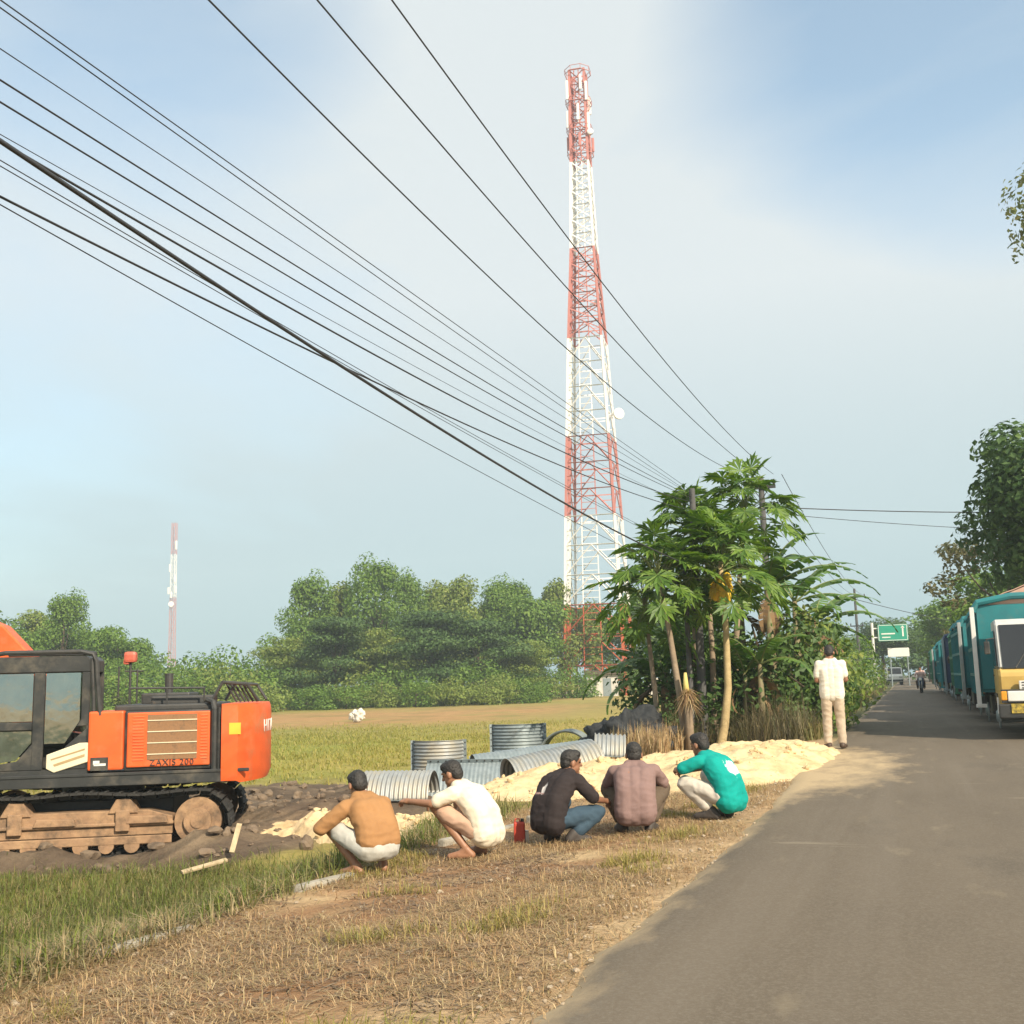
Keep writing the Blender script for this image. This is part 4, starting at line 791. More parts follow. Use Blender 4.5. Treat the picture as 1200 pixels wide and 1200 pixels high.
corr('culvert_plate', (-5.2, 19.4, -.05), 15, .40, .55, 10, 175, 'short ribbed half pipe between the men in black and mauve shirts', tilt=(0, 4))
corr('culvert_plate', (-6.75, 19.8, -.30), 33, .42, 2.3, 40, 140, 'long flat grey steel plate with a bolted rim behind the sand', mat='steel_blue', amp=.004, tilt=(8, -5))
# dark netting heap
def heap(name, loc, r, mat, seed, label, cat, amp=.35, sc=2.2):
    m = MB(); m.ell((0, 0, 0), r, None, 48)
    o = m.build(name, mat, None, True)
    for v in o.data.vertices:
        q = v.co * sc + Vector((seed, 0, 0)); v.co += v.co.normalized() * (noise.noise(q) * amp + noise.noise(q * 2.7) * amp * .5 - abs(noise.noise(q * 5.5)) * amp * .35 + abs(noise.noise(q * 1.6)) * amp * .4) * min(r); 
    o.location = loc; return tag(o, label, cat)
heap('netting_heap', (-5.75, 23.0, -.12), (1.05, .6, .66), M['net'], 3, 'black crumpled netting heaped behind the man in the mauve shirt', 'netting', .6, 2.6)
heap('white_sack', (-33.5, 63.5, -.9 + .45), (.5, .36, .36), M['sack'], 8, 'white sack lying on the open field right of the excavator', 'sack', .8, 2.4)
heap('white_bundle', (-24.6, 25.9, 2.17), (.17, .16, .20), M['sack'], 5, 'small white bundle on a thin stake behind the excavator', 'bundle', .9, 7)
st = MB(); st.tube([(-24.6, 25.9, -1.2), (-24.6, 25.9, 2.02)], .02, 6); tag(st.build('stake', M['dirt_wood']), 'thin wooden stake holding up the white bundle', 'stake')
# red can
rc = empty('red_can', gp(-3.50, 9.78), R(20), 'small red plastic can on the verge beside the man in the black shirt', 'can', None, .8)
m = MB(); m.box((0, 0, .12), (.13, .09, .24), None, .02); m.build('can_body', M['red'], rc); m = MB(); m.cyl((.035, 0, .24), (.035, 0, .275), .02, 12); m.build('cap', M['black'], rc); m = MB(); m.tube([(-.05, 0, .235), (-.045, 0, .27), (.0, 0, .272), (.01, 0, .235)], .009, 8); m.build('handle', M['red'], rc)
m = MB(); m.box((.085, .02, .07), (.04, .07, .14), None, .008); m.build('side_pouch', M['sack'], rc)
# concrete kerb pieces along the ditch
for i, (x0, y0, x1, y1, lb) in enumerate(((-4.48, 5.35, -4.42, 6.15, 'pale concrete kerb piece half buried in the grass, closest to the camera'), (-4.38, 7.35, -4.30, 8.05, 'pale concrete kerb piece just in front of the man in the ochre shirt'), (-4.25, 9.7, -4.02, 11.3, 'long concrete kerb piece behind the man in the cream shirt'), (-3.98, 11.4, -3.4, 12.3, 'short concrete kerb piece left of the red can, half under sand'))):
    m = MB(); d = Vector((x1 - x0, y1 - y0, 0)); L_ = d.length; a = math.atan2(d.y, d.x)
    m.box((0, 0, 0), (L_, .085, .12), None, .02); o = m.build('concrete_kerb', M['concrete']); cx, cy = (x0 + x1) / 2, (y0 + y1) / 2
    o.location = (cx, cy, Hz(cx + .1, cy) - .02); o.rotation_euler = (R(4), R(1.5), a); tag(o, lb, 'kerb', 'concrete kerb along the ditch')
for i, (x, y, ln, a, til, lb) in enumerate(((-8.6, 12.2, .6, 58, -8, 'pale split plank leaning on the mud behind the excavator track'), (-8.75, 13.1, .42, 100, -55, 'short broken stick standing up beside the pale plank'))):
    m = MB(); m.box((0, 0, 0), (ln, .07, .03), None, .006); o = m.build('wood_plank', M['dirt_wood']); o.location = (x, y, Hz(x, y) + .08 + abs(math.sin(R(til))) * ln / 2); o.rotation_euler = (.3, R(til), R(a)); tag(o, lb, 'plank')

# ------------------------------------------------------------------ lattice towers
def lattice(root, secs, width, mats, leg, br, step, rz):
    for i, (z0, z1, mk) in enumerate(secs):
        m = MB(); z = z0
        def cs(z): w = width(z) / 2; return [Vector((sx * w, sy * w, z)) for sx, sy in ((-1, -1), (1, -1), (1, 1), (-1, 1))]
        n = max(1, round((z1 - z0) / step(z0))); 
        for k in range(n):
            a = z0 + (z1 - z0) * k / n; b = z0 + (z1 - z0) * (k + 1) / n; A = cs(a); B = cs(b)
            for j in range(4):
                m.tube([A[j], B[j]], leg, 4, cap=False); q = (j + 1) % 4
                mid = (B[j] + B[q]) / 2
                if width(a) > 4: 
                    m.tube([A[j], mid], br, 3, cap=False); m.tube([A[q], mid], br, 3, cap=False)
                    m.tube([A[j].lerp(B[j], .5), A[j].lerp(mid, .5)], br * .7, 3, cap=False); m.tube([A[q].lerp(B[q], .5), A[q].lerp(mid, .5)], br * .7, 3, cap=False)
                else: m.tube([A[j], B[q]], br, 3, cap=False); m.tube([A[q], B[j]], br, 3, cap=False)
                m.tube([B[j], B[q]], br, 3, cap=False)
        m.build('section', M[mk], root)
TX, TY, TZ = -34.9, 127.4, -.45
tw = empty('lattice_tower', (TX, TY, TZ), R(19.6 - 14), 'tall red and white lattice telecom tower behind the papaya trees', 'tower')
def tww(z): return float(np.interp(z, [0, 10.6, 21, 31, 43.4, 55, 66.8, 79.5], [7.2, 6.6, 5.9, 5.1, 4.1, 2.9, 2.2, 1.9]))
lattice(tw, [(0, 10.6, 'tower_orange'), (10.6, 21.2, 'tower_white'), (21.2, 31, 'tower_red'), (31, 43.4, 'tower_white'), (43.4, 55.2, 'tower_red'), (55.2, 66.8, 'tower_white'), (66.8, 79.5, 'tower_red')], tww, None, .19, .085, lambda z: 3.4 if z < 40 else 2.0, 0)
for (z0, z1, mk) in ((0, 10.6, 'tower_orange'), (10.6, 21.2, 'tower_white'), (21.2, 31, 'tower_red'), (31, 43.4, 'tower_white'), (43.4, 55.2, 'tower_red'), (55.2, 66.8, 'tower_white'), (66.8, 79.5, 'tower_red')):
    m = MB()
    for sx in (-1, 1):
        a, b = tww(z0) / 2, tww(z1) / 2
        for k in range(2): m.tube([(sx * a * .93, a * (-.8 + .34 * k), z0), (sx * b * .93, b * (-.8 + .34 * k), z1)], .15, 4, cap=False)
        m.tube([(-a * (.05 + .3 * sx), -a * .95, z0), (-b * (.05 + .3 * sx), -b * .95, z1)], .08, 4, cap=False)
    for k in range(int((z1 - z0) / .8)): zz = z0 + .8 * k; w = tww(zz) / 2; m.tube([(-w * .35, -w * .95, zz), (w * .25, -w * .95, zz)], .05, 4, cap=False)
    m.build('cable_ladder', M[mk], tw)
for (x, y, z, h) in ((-1.25, -1.1, 76.7, 2.6), (1.2, -1.2, 76.2, 2.6), (1.25, 1.0, 75.2, 2.4), (-1.3, -1, 72.7, 2.3), (1.3, -.9, 72.2, 2.2), (.1, -1.35, 73.4, 2.2), (-1.5, -.2, 69.8, 1.8), (1.6, .2, 69.4, 1.9), (.2, -1.4, 69.6, 1.7), (.5, -1.2, 77.5, 2.0)):
    m = MB(); m.box((x, y, z), (.34, .2, h), None, .06); m.tube([(x * .8, y * .8, z - h / 2 - .3), (x * .8, y * .8, z + h / 2 + .3)], .06, 6); m.build('panel_antenna', M['tower_white'] if h > 1.9 else M['tower_red'], tw)
m = MB(); 
for z in (68.0, 71.2, 75.0, 79.2):
    for a in range(8): p = [Vector((1.7 * math.cos(R(45 * k + 22)), 1.7 * math.sin(R(45 * k + 22)), z)) for k in (a, a + 1)]; m.tube(p, .05, 4); m.tube([q + Vector((0, 0, .6)) for q in p], .04, 4); m.tube([p[0], p[0] + Vector((0, 0, .6))], .04, 4)
m.build('platform', M['tower_red'], tw)
def dish(loc, r, dirv, root):
    m = MB(); d = Vector(dirv).normalized(); c = Vector(loc); m.tube([c - d * .35, c - d * .3, c - d * .1, c + d * .12, c + d * .3, c + d * .38], [.12, r * .55, r * .92, r, r * .97, r * .5], 18); m.tube([c - d * .3, c - d * .3 + Vector((-1.1, 0, 0))], .08, 6); m.build('dish_antenna', M['tower_white'], root)
dish((3.6, -1.2, 33.6), .7, (.55, -.8, 0), tw); dish((1.6, -.9, 48), .34, (-.2, -1, 0), tw); dish((1.5, -1.1, 70.5), .4, (.3, -1, 0), tw)
ft = empty('lattice_tower', (-302, 402, -1), R(10), 'slender far red and white tower standing alone above the low trees', 'tower')
lattice(ft, [(0, 43, 'tower_red'), (43, 62, 'tower_white'), (62, 76, 'tower_red')], lambda z: float(np.interp(z, [0, 25, 74], [3.0, 2.0, 1.7])), None, .13, .06, lambda z: 3.6, 0)
for (x, y, z, h) in ((-1.7, -1, 46, 3), (1.7, -1, 46.5, 3), (0, -1.8, 44, 2.4), (1.5, -1, 66, 4), (-1.2, -1, 56, 3.4), (1.2, -1, 51, 3)):
    m = MB(); m.box((x, y, z), (.8, .4, h), None, .1); m.build('panel_antenna', M['tower_white'], ft)
dish((.2, -2.0, 40), 1.2, (.2, -1, 0), ft)
# compound: hut, fence, equipment
ht = empty('equipment_hut', (-33.2, 122.2, Hz(-33, 122)), R(14), 'small white hut with a dark roof at the foot of the big tower', 'hut')
m = MB(); m.box((0, 0, 1.2), (3.4, 2.6, 2.4)); m.build('wall', M['wall'], ht); m = MB(); m.prism([(-2.0, 2.42), (2.0, 2.42), (2.1, 2.7), (-2.1, 2.95)], 'y', -1.7, 1.6); m.build('roof', M['roof'], ht); m = MB(); m.box((.5, -1.32, 1.0), (.9, .06, 2.0)); m.build('door', M['steel_blue'], ht); m = MB(); m.box((-1, -1.32, 1.5), (.7, .06, .5)); m.build('window', M['dark_glass'], ht)
ht = empty('equipment_cabinet', (-26.2, 121.5, Hz(-26, 121)), R(14), 'low white and pink equipment cabinet beside the tower under the banana leaves', 'cabinet')
m = MB(); m.box((0, 0, .95), (3.2, 1.6, 1.9), None, .03); m.build('cabinet_body', M['wall'], ht); m = MB(); m.box((.6, -.82, 1.0), (1.3, .05, 1.5), None, .02); m.build('door', pmat('faded_red', (.45, .14, .11), None, 3, .6), ht)
fn = empty('compound_fence', (-44, 119, Hz(-44, 119)), R(8), 'wire fence on pale concrete posts left of the big tower', 'fence')
for k in range(9):
    m = MB(); m.box((-2 + k * 1.15, 0, 1.2), (.16, .16, 2.4)); m.tube([(-2 + k * 1.15, 0, 2.4), (-2 + k * 1.15, -.3, 2.75)], .06, 5); m.build('post', M['concrete'], fn)
m = MB()
for k in range(9): m.tube([(-2, -.1, .25 + .28 * k), (7.2, -.1, .25 + .28 * k)], .012, 4)
m.build('wire', M['steel'], fn)

# ------------------------------------------------------------------ utility poles and cables
def upole(x, y, h, r, label, arms=(), nm='utility_pole'):
    z = Hz(x, y); p = empty(nm, (x, y, z), 0, label, 'pole', 'poles along the road'); m = MB(); m.tube([(0, 0, -.3), (0, 0, h * .5), (0, 0, h)], [r, r * .85, r * .65], 14); m.build('shaft', M['pole'], p)
    for (za, w) in arms:
        m = MB(); m.box((0, -.1, za), (w, .09, .11)); m.tube([(-.3, -.1, za), (0, -.08, za - .45), (.3, -.1, za)], .02, 5); ar = m.build('crossarm', M['dark_metal'], p); m = MB()
        for k in (-.45, 0, .45): m.tube([(k * w, -.1, za + .05), (k * w, -.1, za + .12), (k * w, -.1, za + .2), (k * w, -.1, za + .26)], [.03, .055, .05, .03], 10)
        m.build('insulator', M['dark_metal'], ar)
    return p
upole(-4.42, 24.6, 5.75, .105, 'dark pole standing straight up inside the papaya clump, its lower half bare', ())
upole(-4.62, 24.3, 4.6, .07, 'thinner dark pole close beside the dark pole in the papaya clump', ())
upole(-4.5, 38.6, 8.35, .15, 'tall concrete pole behind the papaya crowns carrying the three upper wires', ((8.0, 1.0),))
upole(-4.6, 108, 9.4, .16, 'distant pole with a crossarm above the roadside shrubs', ((8.6, 1.9), (5.9, 1.2)))
RM = np.array([[RIGHT.x, RIGHT.y, RIGHT.z], [UPV.x, UPV.y, UPV.z], [FWD.x, FWD.y, FWD.z]])
def span(P, r, label, ext=None, group='overhead wires from pole to pole', n=48):
    """P: three measured points on the wire (near, middle, far); the sag is the parabola through them"""
    P = np.array(P, float); ys = P[:, 1]; cx = np.polyfit(ys, P[:, 0], 1); czz = np.polyfit(ys, P[:, 2], 2); yy = np.linspace(ext if ext is not None else ys[0], ys[2], n)
    m = MB(); m.tube([(np.polyval(cx, y), y, np.polyval(czz, y)) for y in yy], r, 6); return tag(m.build('overhead_cable', M['cable'], None, True), label, 'cable', group)
span([(-4.95, 6.89, 6.83), (-4.95, 14.1, 6.69), (-4.95, 38.5, 8.25)], .0085, 'single dark wire, lowest of the three widely spaced wires above the cable bundle', -2)
span([(-4.5, 7.84, 7.31), (-4.5, 14.34, 7.21), (-4.5, 38.5, 8.25)], .0085, 'single dark wire, middle of the three widely spaced wires above the cable bundle', -2)
span([(-4.1, 8.53, 7.64), (-4.1, 13.9, 7.46), (-4.05, 38.5, 8.25)], .0085, 'single dark wire, topmost of the three widely spaced wires crossing the tower', -2)
PX_, PY_ = -4.42, 24.58
for (X_, a, b, z_, r_, lb) in (
    (-4.35, (4.2, 5.0), (12.33, 5.19), 5.50, .0042, 'thin grey wire, uppermost of the bundle running to the dark pole'),
    (-4.38, (4.23, 4.985), (12.41, 5.11), 5.44, .0042, 'thin grey wire, second in the bundle, close under the uppermost one'),
    (-4.4, (4.26, 4.77), (12.45, 4.96), 5.42, .0035, 'very thin faint wire between the close pair and the darker wires of the bundle'),
    (-4.42, (4.29, 4.61), (12.49, 4.80), 5.38, .0058, 'dark wire, upper of two parallel mid bundle wires'),
    (-4.45, (4.33, 4.51), (12.57, 4.70), 5.34, .0058, 'dark wire, lower of two parallel mid bundle wires'),
    (-4.48, (4.37, 4.35), (12.64, 4.56), 5.15, .0028, 'faintest hairline wire just above the heavy cables'),
    (-4.5, (4.39, 4.325), (12.69, 4.46), 5.25, .008, 'dark cable running just above the thick twisted cable'),
    (-4.3, (4.19, 4.17), (12.08, 3.79), 3.75, .0135, 'thickest black cable, dipping towards the papaya leaves'),
    (-4.31, (4.17, 4.19), (12.1, 3.80), 3.76, .0075, 'black cable lashed along the thickest cable'),
    (-4.45, (4.35, 4.18), (12.52, 4.06), 4.1, .0034, 'thin wire running under the thickest cable'),
    (-4.46, (4.36, 4.155), (12.52, 4.03), 4.05, .0034, 'thin wire doubling the one under the thickest cable'),
    (-4.5, (4.41, 4.01), (12.67, 4.23), 5.05, .0078, 'dark cable crossing under the thickest cable in mid span'),
    (-4.55, (4.46, 4.00), (12.77, 3.68), 3.45, .0040, 'thin grey wire, lowest of the whole bundle')):
    span([(X_, a[0], a[1]), (X_, b[0], b[1]), (PX_, PY_, z_)], r_, lb, 1.0)
for x_, lb in ((-5.2, 'far span wire on the field side beyond the concrete pole'), (-4.5, 'far span wire in the middle beyond the concrete pole'), (-3.8, 'far span wire on the road side beyond the concrete pole')):
    span([(x_, 38.7, 8.25), (x_, 73, 7.6), (x_ - .1, 107.8, 8.6)], .012, lb)
def hspan(a, b, sag, r, lb):
    a = Vector(a); b = Vector(b); m = MB(); m.tube([a.lerp(b, k / 20) - Vector((0, 0, sag * 4 * (k / 20) * (1 - k / 20))) for k in range(21)], r, 5); return tag(m.build('overhead_cable', M['cable'], None, True), lb, 'cable', 'service wires across the road')
hspan((-4.4, 38.7, 7.15), (6.2, 44, 6.9), .1, .018, 'service wire crossing the road, upper of two, from banana leaves to the dark tree')
hspan((-4.4, 38.7, 6.95), (6.2, 44.5, 6.2), .12, .011, 'service wire crossing the road, lower of two, from banana leaves to the dark tree')
hspan((-4.5, 108, 8.2), (7, 118, 5.6), .2, .03, 'far service wire crossing the road near the green sign')

# ------------------------------------------------------------------ trucks (front faces -Y, origin under the front axle)
M['plate'] = pmat('yellow_plate', (.62, .45, .06), (.05, .05, .03), 14, .5); M['cab_white'] = pmat('cab_white', (.55, .56, .54), (.45, .46, .45), 6, .5, c3=(.3, .29, .26), s3=4, t3=(.55, .8))
def truck_proto(label):
    t = empty('cargo_truck', (0, 0, 0), 0, label, 'truck', 'trucks queued along the road')
    c = MB(); c.prism([(-1.02, .62), (-1.10, 1.22), (-1.03, 1.33), (.62, 1.33), (.62, .62)], 'x', -.93, .93); cab = c.build('cab', M['yellow'], t, bevel=.04); c = MB(); c.prism([(-1.02, 1.332), (-.72, 2.18), (-.55, 2.26), (.55, 2.26), (.60, 2.1), (.60, 1.332)], 'x', -.91, .91); c.build('cab_top', M['cab_white'], cab, bevel=.03)
    w = MB(); w.prism([(-1.035, 1.33), (-1.02, 1.31), (-.735, 2.13), (-.75, 2.15)], 'x', -.84, .84); w.build('windscreen', M['dark_glass'], cab)
    w = MB(); w.box((0, -1.0, 1.55), (.7, .03, .03), None, .01); w.build('windscreen_strip', M['white'], cab)  # thin white strip lying across the windscreen
    for s in (-1, 1):
        w = MB(); w.prism([(-.86, 1.38), (.35, 1.38), (.35, 2.05), (-.62, 2.05)], 'x', s * .925, s * .938); w.build('side_window', M['dark_glass'], cab)
        w = MB(); w.prism([(-.9, .7), (.45, .7), (.45, 1.33), (-.9, 1.33)], 'x', s * .928, s * .936); d = w.build('door', M['yellow'], cab); w = MB(); w.box((s * .945, .3, 1.2), (.02, .14, .03)); w.build('handle', M['black'], d)
        w = MB(); w.tube([(s * .93, -.85, 1.9), (s * 1.08, -1.0, 1.88), (s * 1.08, -1.0, 1.62)], .014, 6); w.box((s * 1.08, -1.02, 1.72), (.10, .05, .24), None, .02); w.build('mirror', M['black'], cab)
        w = MB(); w.box((s * .66, -1.16, .82), (.30, .05, .19), None, .02); h = w.build('headlight', M['white'], t); w = MB(); w.box((s * .87, -1.14, .83), (.10, .07, .17), None, .02); w.build('indicator', M['amber'], h)
        w = MB(); w.tube([(s * .97, -.95, .80), (s * .97, -.95, .50)], .02, 6); w.build('guide_rod', M['white'], t)
    w = MB(); w.box((0, -1.15, 1.02), (1.2, .05, .16), None, .015); gr = w.build('grille', M['white'], t); w = MB(); [w.box((0, -1.178, .97 + .05 * k), (1.1, .012, .018)) for k in range(3)]; w.build('grille_slot', M['black'], gr)
    w = MB(); [w.tube([(x_, -1.05, 1.34), (x_ + .32, -.86, 1.82)], .012, 5) for x_ in (-.62, .1)]; w.build('wiper', M['black'], cab)
    w = MB(); w.box((0, -1.145, .82), (1.84, .03, .25), None, .01); w.build('lamp_panel', M['black'], t)
    w = MB(); w.box((0, -1.2, .55), (1.96, .16, .26), None, .03); b = w.build('bumper', M['black'], t); w = MB(); w.box((-.60, -1.29, .60), (.34, .015, .17)); w.build('number_plate', M['plate'], b); w = MB(); w.box((.62, -1.29, .60), (.30, .02, .14), None, .01); w.build('fog_lamp', M['white'], b)
    ch = MB(); 
    for s in (-1, 1): ch.box((s * .38, 2.2, .72), (.08, 5.8, .2))
    ch.box((0, 3.4, .5), (.3, .5, .3), None, .05); ch.box((-.8, 1.9, .6), (.35, .9, .4), None, .04); ch.box((.8, 2.0, .6), (.35, .7, .4), None, .04)
    for y in (0, 3.3): ch.cyl((-.9, y, .42), (.9, y, .42), .06, 10)
    ch.build('chassis', M['dark_metal'], t)
    bo = MB(); y0, y1, hw, z0, z1 = .85, 5.2, 1.20, .92, 2.62
    bo.box((0, (y0 + y1) / 2, z0), (2 * hw, y1 - y0, .12)); bo.box((0, y0, (z0 + z1) / 2), (2 * hw - .1, .07, z1 - z0)); bo.box((0, y1, z0 + .5), (2 * hw - .1, .07, 1.0))
    for s in (-1, 1): bo.box((s * (hw - .03), (y0 + y1) / 2, z0 + .80), (.05, y1 - y0 - .05, 1.48))
    body = bo.build('cargo_body', M['teal'], t, bevel=.008)
    fr = MB()
    for s in (-1, 1):
        for k in range(8): y = y0 + .02 + (y1 - y0 - .04) * k / 7; fr.box((s * (hw + .012), y, z0 + .72), (.06, .07, 1.66), None, 0)
        for z in (z0 + .30, z0 + .85, z0 + 1.42): fr.box((s * (hw + .02), (y0 + y1) / 2, z), (.035, y1 - y0, .07))
    fr.build('side_rib', M['teal'], body)
    for yy in (y0 - .06, (y0 + y1) / 2, y1 + .02): ar = MB(); ar.tube([(-hw - .02, yy, z1 - .12), (-hw + .08, yy, z1 + .05), (-.5, yy, z1 + .16), (.5, yy, z1 + .16), (hw - .08, yy, z1 + .05), (hw + .02, yy, z1 - .12)], .07, 8); ar.build('arch', M['teal'], body)
    for s in (-1, 1): po = MB(); po.box((s * (hw + .035), y0 - .09, 1.58), (.085, .085, 2.0), None, .012); po.box((s * hw, y0 - .06, .6), (.2, .1, .07)); po.build('corner_post', M['white'], body)
    tp = MB(); prof = [(-hw, z1 - .05), (-.85, z1 + .14), (0, z1 + .46), (.85, z1 + .14), (hw, z1 - .05)]
    V = []; F = []; ny_ = 14
    for j in range(ny_ + 1):
        y = y0 + .02 + (y1 - y0 - .04) * j / ny_
        for k in range(13):
            x = -hw + 2 * hw * k / 12; z = float(np.interp(x, [q[0] for q in prof], [q[1] for q in prof])); V.append((x, y, z - .06 * abs(math.sin(j * math.pi / 7 * 1.5)) * (1 - abs(x) / hw) + .025 * noise.noise(Vector((x * 3, y * 2, 0)))))
    for j in range(ny_):
        for k in range(12): F.append((j * 13 + k, j * 13 + k + 1, (j + 1) * 13 + k + 1, (j + 1) * 13 + k))
    nV = len(V); V += [(x, y, z - .02) for (x, y, z) in V]; F += [tuple(nV + i for i in f[::-1]) for f in F[:]]; 
    e0 = list(range(13)); F += [(e0[i + 1], e0[i], nV + e0[i], nV + e0[i + 1]) for i in range(12)]
    mesh('tarpaulin', V, F, M['tarp'], t, True)
    fg = MB(); fg.add([(-hw + .03, y0 + .01, z1 - .06), (hw - .03, y0 + .01, z1 - .06), (.82, y0 + .01, z1 + .11), (0, y0 + .01, z1 + .42), (-.82, y0 + .01, z1 + .11)], [(0, 1, 2, 3, 4)]); fg.add([(-hw + .03, y0 + .03, z1 - .06), (hw - .03, y0 + .03, z1 - .06), (.82, y0 + .03, z1 + .11), (0, y0 + .03, z1 + .42), (-.82, y0 + .03, z1 + .11)], [(4, 3, 2, 1, 0)]); fg.build('tarpaulin_end', M['tarp'], t)
    for (x, y) in ((-.82, 0), (.82, 0), (-.78, 3.3), (.78, 3.3)):
        w = MB(); wd = .22 if y == 0 else .42; pr = [(x - wd / 2, .30), (x - wd / 2, .39), (x - wd / 2 + .03, .42), (x + wd / 2 - .03, .42), (x + wd / 2, .39), (x + wd / 2, .30)]; w.tube([(p[0], y, .42) for p in pr], [p[1] for p in pr], 22); wo = w.build('wheel', M['rubber'], t)
        w = MB(); sgn = 1 if x > 0 else -1; w.tube([(x + sgn * (wd / 2 - .02), y, .42), (x + sgn * (wd / 2 + .005), y, .42), (x + sgn * (wd / 2 + .012), y, .42), (x + sgn * (wd / 2 + .05), y, .42)], [.24, .24, .13, .09], 16); w.build('rim', M['steel_blue'], wo)
        w = MB(); w.prism([(y - .52, .62), (y - .4, .86), (y + .4, .86), (y + .52, .62), (y + .46, .62), (y + .36, .81), (y - .36, .81), (y - .46, .62)], 'x', x - wd / 2 - .03, x + wd / 2 + .03); w.build('mudguard', M['black'], wo)
    return t
trucks = ['yellow cabbed truck with a teal cargo body and brownish tarpaulin, foremost in the queue', 'teal truck with a white tarpaulin directly behind the yellow cabbed truck', 'green bodied truck third in the roadside queue', 'dark blue truck in the middle of the roadside queue', 'teal truck just behind the dark blue truck in the queue', 'olive green truck near the far end of the queue', 'small looking teal truck second from the far end of the queue', 'green truck at the very far end of the queue']
for i_ in range(1, 8): pass
def recolor(o, mp):
    for s in o.material_slots:
        if s.material and s.material.name in mp: nm = mp[s.material.name]; s.link = 'OBJECT'; s.material = nm
    for ch in o.children: recolor(ch, mp)
T0 = truck_proto(trucks[0]); tl = [T0]
for i in range(1, 8): tl.append(copy_tree(T0)); tl[-1]['label'] = trucks[i]
for i, t in enumerate(tl): t.location = (2.44 + .06 * ((i * 7) % 3) - .05 * i * .3, 23.6 + 7.3 * i, .0); t.rotation_euler = (0, 0, R((i * 5) % 3 - 1))
olive = pmat('olive_paint', (.16, .17, .07), (.13, .14, .06), 3, .5)
for i, mp_ in ((1, {'white_paint': M['steel'], 'yellow_paint': M['teal'], 'tarpaulin': M['tarp_white']}), (2, {'white_paint': M['green_paint'], 'teal_paint': M['green_paint'], 'yellow_paint': M['cream'], 'tarpaulin': M['tarp_white']}), (3, {'white_paint': M['steel_blue'], 'teal_paint': M['blue_paint'], 'tarpaulin': M['black'], 'yellow_paint': M['blue_paint']}), (4, {'white_paint': M['teal'], 'yellow_paint': M['cream'], 'tarpaulin': M['tarp_white']}), (5, {'white_paint': olive, 'teal_paint': olive, 'tarpaulin': olive}), (6, {'white_paint': M['steel'], 'yellow_paint': M['green_paint'], 'tarpaulin': M['tarp_white']}), (7, {'white_paint': M['green_paint'], 'teal_paint': M['green_paint'], 'tarpaulin': M['green_paint']})): recolor(tl[i], mp_)

# ------------------------------------------------------------------ far end of the road: signs, van, motorcycle
sg = empty('direction_sign', (-3.55, 117, Hz(-3.55, 117)), 0, 'green road direction sign on a white post above the far end of the road', 'sign')
m = MB(); m.tube([(0, 0, -.2), (0, 0, 6.5)], .13, 10); m.tube([(0, 0, 5.9), (3.4, 0, 6.0)], .07, 8); m.tube([(0, 0, 5.0), (3.4, 0, 5.05)], .07, 8); m.build('post', M['white'], sg)
m = MB(); m.box((1.95, -.12, 5.45), (2.85, .06, 1.65), None, .02); pn = m.build('panel', M['sign_green'], sg)
m = MB()
for (c, d) in (((1.95, -.155, 6.2), (2.7, .01, .05)), ((1.95, -.155, 4.7), (2.7, .01, .05)), ((.6, -.155, 5.45), (.05, .01, 1.5)), ((3.3, -.155, 5.45), (.05, .01, 1.5)), ((1.5, -.155, 5.35), (1.3, .01, .13)), ((2.9, -.155, 5.5), (.14, .01, .9)), ((1.3, -.155, 5.0), (.8, .01, .11))): m.box(c, d)
m.prism([(2.7, 5.9), (3.1, 5.9), (2.9, 6.12)], 'y', -.16, -.15); m.build('sign_marking', M['sign_white'], pn)
sg = empty('white_signboard', (-1.9, 116, Hz(-1.9, 116)), 0, 'plain white signboard on a thin post left of the far road end', 'sign')
m = MB(); m.tube([(-.1, 0, -.2), (-.1, 0, 3.0)], .06, 8); m.tube([(1.5, 0, -.2), (1.5, 0, 3.0)], .06, 8); m.build('post', M['steel_blue'], sg); m = MB(); m.box((.7, -.05, 3.35), (2.0, .08, .85), None, .02); m.build('panel', M['sign_white'], sg)
vn = empty('white_van', (-2.0, 128, 0), R(4), 'small white van at the far end of the road on the verge side', 'van')
m = MB(); m.prism([(-2.0, .35), (-2.0, 1.0), (-1.75, 1.15), (-1.25, 1.85), (1.9, 1.9), (2.05, 1.2), (2.05, .35)], 'x', -.8, .8); vb = m.build('body', M['sign_white'], vn, bevel=.07)
m = MB(); m.prism([(-1.755, 1.19), (-1.31, 1.80), (-1.29, 1.79), (-1.72, 1.18)], 'x', -.68, .68); m.build('windscreen', M['dark_glass'], vb)
for s in (-1, 1): m = MB(); m.prism([(-1.4, 1.2), (1.7, 1.2), (1.65, 1.72), (-1.1, 1.72)], 'x', s * .8, s * .812); m.build('side_window', M['dark_glass'], vb); m = MB(); m.box((s * .58, -2.01, .82), (.3, .04, .18), None, .02); m.build('headlight', M['steel'], vb)
m = MB(); m.box((0, -2.03, .5), (1.6, .08, .2), None, .02); m.build('bumper', M['black'], vb)
for x in (-.72, .72):
    for y in (-1.3, 1.25): m = MB(); m.cyl((x - .1, y, .31), (x + .1, y, .31), .31, 18); m.build('wheel', M['rubber'], vn)
mc = empty('motorcycle', (.42, 74, .02), R(-4), 'dark motorcycle riding towards the camera far down the road', 'motorcycle')
for y in (-.62, .62):
    m = MB(); n = 20; m.tube([(-.045, y, .29), (-.03, y, .29), (.03, y, .29), (.045, y, .29)], [.25, .29, .29, .25], n); w = m.build('wheel', M['rubber'], mc)
